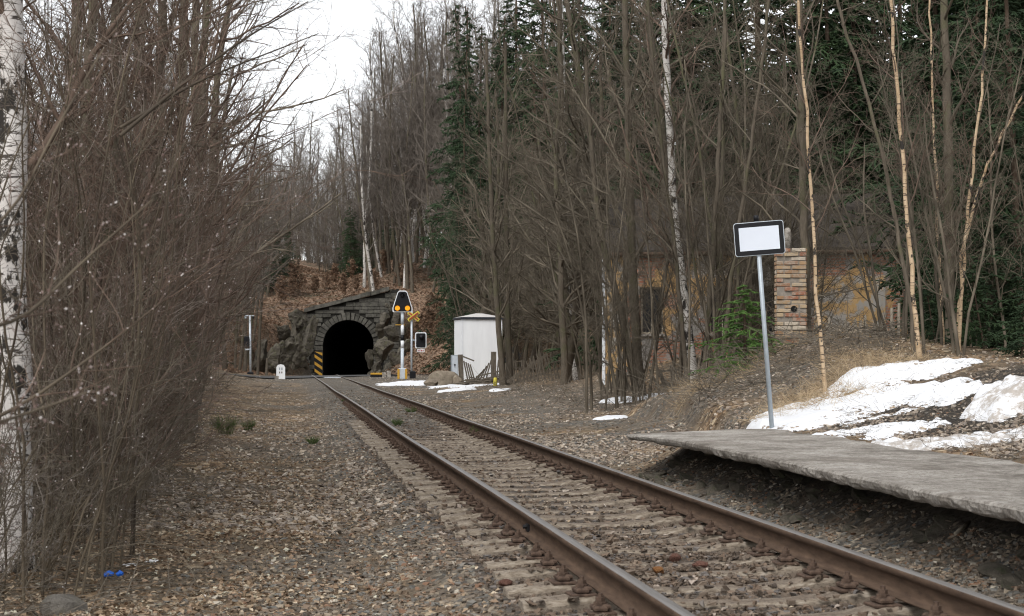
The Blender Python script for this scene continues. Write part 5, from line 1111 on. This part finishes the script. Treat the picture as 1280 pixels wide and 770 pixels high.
def stone_field(name, label, X, Y, Z, size, m, seed=2):
    q = np.random.default_rng(seed); n = len(X); c8 = np.array([(x, y, z) for z in (-1, 1) for y in (-1, 1) for x in (-1, 1)], float)
    V = c8[None] * q.uniform(.55, 1.1, (n, 8, 1)) * q.uniform(.5, 1, (n, 1, 3)) + .22 * q.standard_normal((n, 8, 3)); a = q.random(n) * 6.28; c, s_ = np.cos(a), np.sin(a)
    V[..., 2] *= .7; V[:, :, 1] += V[:, :, 2] * q.normal(0, .6, (n, 1))
    X2 = V[..., 0] * c[:, None] - V[..., 1] * s_[:, None]; Y2 = V[..., 0] * s_[:, None] + V[..., 1] * c[:, None]; V = np.stack([X2, Y2, V[..., 2]], -1)
    V = V * (size * q.uniform(.35, 1.0, n) ** 1.3)[:, None, None] * .5 + np.stack([X, Y, Z], 1)[:, None]
    F = ((np.arange(n) * 8)[:, None, None] + np.array([(0, 2, 3, 1), (4, 5, 7, 6), (0, 1, 5, 4), (2, 6, 7, 3), (0, 4, 6, 2), (1, 3, 7, 5)])[None]).reshape(-1, 4)
    o = link(name, mesh_np(name, V.reshape(-1, 3), [F], [M[m]], attrs={'rnd': ('FACE', 'FLOAT', np.repeat(q.random(n), 6))})); return tag(o, label, None, None, 'stuff')
X, Y, D = scatter(170000, 6.5, 75, pw=1.35); U = X - 2.5
onplat = (X > 4.02) & (X < 6.0) & (Y < 19.7)
dens = np.where(U < -1.1, sst(-1.2, -3.2, U) * .9 + .10, np.where(U > 1.3, .55 * sst(3.0, 6.5, U) + .07, .012)); dens = dens * (.35 + 1.2 * sst(.36, .58, fbm(X * 1.1, Y * 1.1, 61, 4))); dens = np.where(onplat, 0, dens) * (1 - .96 * ((X > 6.5) & (X < 13) & (Y < 23)))
k_ = r.random(len(X)) < dens; leaf_field('leaf_litter', 'tan and brown dead leaves covering the ground', X[k_], Y[k_], .046, 'leaf_litter')
X, Y, D = scatter(190000, 6.3, 60, pw=1.5); U = X - 2.5; g_ = fbm(X * .9, Y * .9, 71, 4)
dens = np.where(np.abs(U) < 1.25, .95, np.where(U < 0, .75 * sst(-3.6, -1.3, U) + .04, np.where(U < 2.6, .8, .22))) * (.35 + 1.1 * sst(.33, .55, g_)); onplat = (X > 4.75) & (X < 6.0) & (Y < 19.7); dens = np.where(onplat, 0, dens)
ph = ((Y - 5.2 + .3) % .6) - .3; dens = np.where((np.abs(U) < 1.21) & (np.abs(ph) < .11) & (Y < 40), dens * .09, dens)
dens = np.where(np.abs(np.abs(U) - .75) < .09, 0, dens)
k_ = r.random(len(X)) < dens; X, Y, U, ph = X[k_], Y[k_], U[k_], ph[k_]; Z = H(X, Y) + .002 + .012 * r.random(len(X)) * (np.abs(U) < 1.2); Z = np.where((np.abs(U) < 1.21) & (np.abs(ph) < .13) & (Y < 40), np.interp(np.abs(U), [0, .25, .48, .62, .88, 1.21], [-.21, -.21, -.19, -.16, -.16, -.19]), Z)
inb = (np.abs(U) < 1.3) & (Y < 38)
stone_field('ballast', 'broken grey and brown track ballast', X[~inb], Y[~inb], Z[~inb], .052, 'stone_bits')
stone_field('bed_ballast', 'dark ballast between the sleepers', X[inb], Y[inb], Z[inb], .050, 'stone_dark', 6)  # stones between sleepers take a darker colour set than the outer ballast
X, Y, D = scatter(85000, 14, 95, pw=1.1); U = X - 2.5; k_ = (r.random(len(X)) < np.where(np.abs(U) < 1.4, .05, (.5 + .5 * (U > 0)) * sst(9, 4, np.abs(U)) * sst(.30, .5, fbm(X * .5, Y * .5, 91, 4)))) & ~((X > 4.0) & (X < 6.3) & (Y < 20)); X, Y = X[k_], Y[k_]
stone_field('pebbles', 'pale pebbles strewn on the trackside ground', X, Y, H(X, Y) + .008, .075, 'pebble', 5)
X, Y, D = scatter(60000, 98, 200, 280, 700); U = X - xtrack(Y); k_ = (np.abs(U) > 3.6) | (Y > 153); X, Y = X[k_], Y[k_]; leaf_field('hill_leaves', 'rusty beech leaves carpeting the tunnel bank', X, Y, .26, 'leaf_rust', .3, .05, 4)
# dry grass and brushwood on the mound, twigs under the thicket
def sticks(name, label, X, Y, lmin, lmax, rr_, m, seed, upk=.15, lift=.05, dirx=None):
    q = np.random.default_rng(seed); n = len(X); p0 = np.stack([X, Y, H(X, Y) + lift * q.random(n)], 1); d = nrm(np.stack([q.standard_normal(n), q.standard_normal(n), np.abs(q.normal(0, upk, n))], 1)); L = q.uniform(lmin, lmax, n)
    P = np.empty((n, 4, 3)); P[:, 0] = p0
    for s in range(3): d = nrm(d + .12 * q.standard_normal((n, 3))); P[:, s + 1] = P[:, s] + d * (L / 3)[:, None]
    z = H(P[..., 0], P[..., 1]); P[..., 2] = np.maximum(P[..., 2], z + .004); R = (rr_ * q.uniform(.5, 1.3, n))[:, None] * np.linspace(1, .4, 4)[None]
    V, F = tubes(P, R, 3); rn = np.repeat(q.random(n), 9); o = link(name, mesh_np(name, V, [F], [M[m]], attrs={'rnd': ('FACE', 'FLOAT', rn)})); return tag(o, label, None, None, 'stuff')
X, Y, D = scatter(26000, 21.5, 34, 840, 1160); k_ = (X > 6.4) & (Y > 21 - .2 * (X - 6.4)) & (r.random(len(X)) < sst(.35, .5, fbm(X * .9, Y * .9, 15, 3))); k_ &= ~((X > 8.2) & (Y < 23.5)); sticks('dry_grass', 'tangled dry grass on the mound behind the sign', X[k_], Y[k_], .10, .38, .0022, 'dry_grass', 3, .5, .02)
X, Y, D = scatter(700, 25.8, 30, 860, 1120); k_ = X > 6.5; sticks('brushwood', 'grey brushwood heap on the mound crest', X[k_], Y[k_], .3, 1.1, .007, 'wood_old', 4, .25, .18)
X, Y, D = scatter(2600, 8, 60, -100, 330); k_ = (X < -.6) & (X > -7); sticks('fallen_twigs', 'fallen twigs under the left thicket', X[k_], Y[k_], .15, .8, .004, 'wood_old', 5, .08, .02)
X, Y, D = scatter(1700, 30, 75, 600, 900); k_ = X > 7; sticks('undergrowth_twigs', 'dead twigs along the edge of the right wood', X[k_], Y[k_], .3, 1.2, .007, 'wood_old', 6, .7, .02)
X, Y, D = scatter(5000, 12, 24, 1050, 1400); k_ = (X > 6.1) & (X < 11); sticks('dead_stalks', 'dark dead stalks over soil and snow', X[k_], Y[k_], .04, .2, .0025, 'wood_old', 8, .2, .05)
def tuft(label, px, py, h, z, seed, m='weed', n=70, name='weed_tuft'):
    d = (1.13 - z) * FPX / (py - 445); p = W(px, py, d); q = np.random.default_rng(seed); P, R, L = stems(n, h, .0028, .75, q, 4, .15, .02, h * .35); 
    p2 = grow(P, R, L, 5, .2, 1, .7, .2, .4, .3, .8, 2, .1, .0, q, .0018); root = thing(name, label, 'weed', p); link('stems', crown_mesh('stems', [(P, R), p2[:2]], M[m], (3, 3)), root)
tuft('green seedling tuft against the far rail', 598, 545, .16, -.2, 1); tuft('green tuft on the far rail further off', 514, 517, .16, -.2, 2); tuft('dark green tuft inside the near rail', 497, 532, .15, -.2, 3); tuft('little tuft outside the near rail far off', 432, 504, .14, -.2, 4)
tuft('green tuft on the leafy path left of track', 391, 555, .14, -.35, 5); tuft('bright moss sprig under the platform edge', 1000, 628, .07, -.36, 6); tuft('grass sprig beside the ballast near the stick', 1111, 690, .06, -.36, 7)
tuft('green sprig beside the snow strip left of mound', 806, 498, .25, .0, 8); tuft('small pine seedling at the thicket edge', 310, 536, .2, -.3, 9); tuft('larger pine seedling against the left thicket', 281, 540, .35, -.25, 10, n=110)
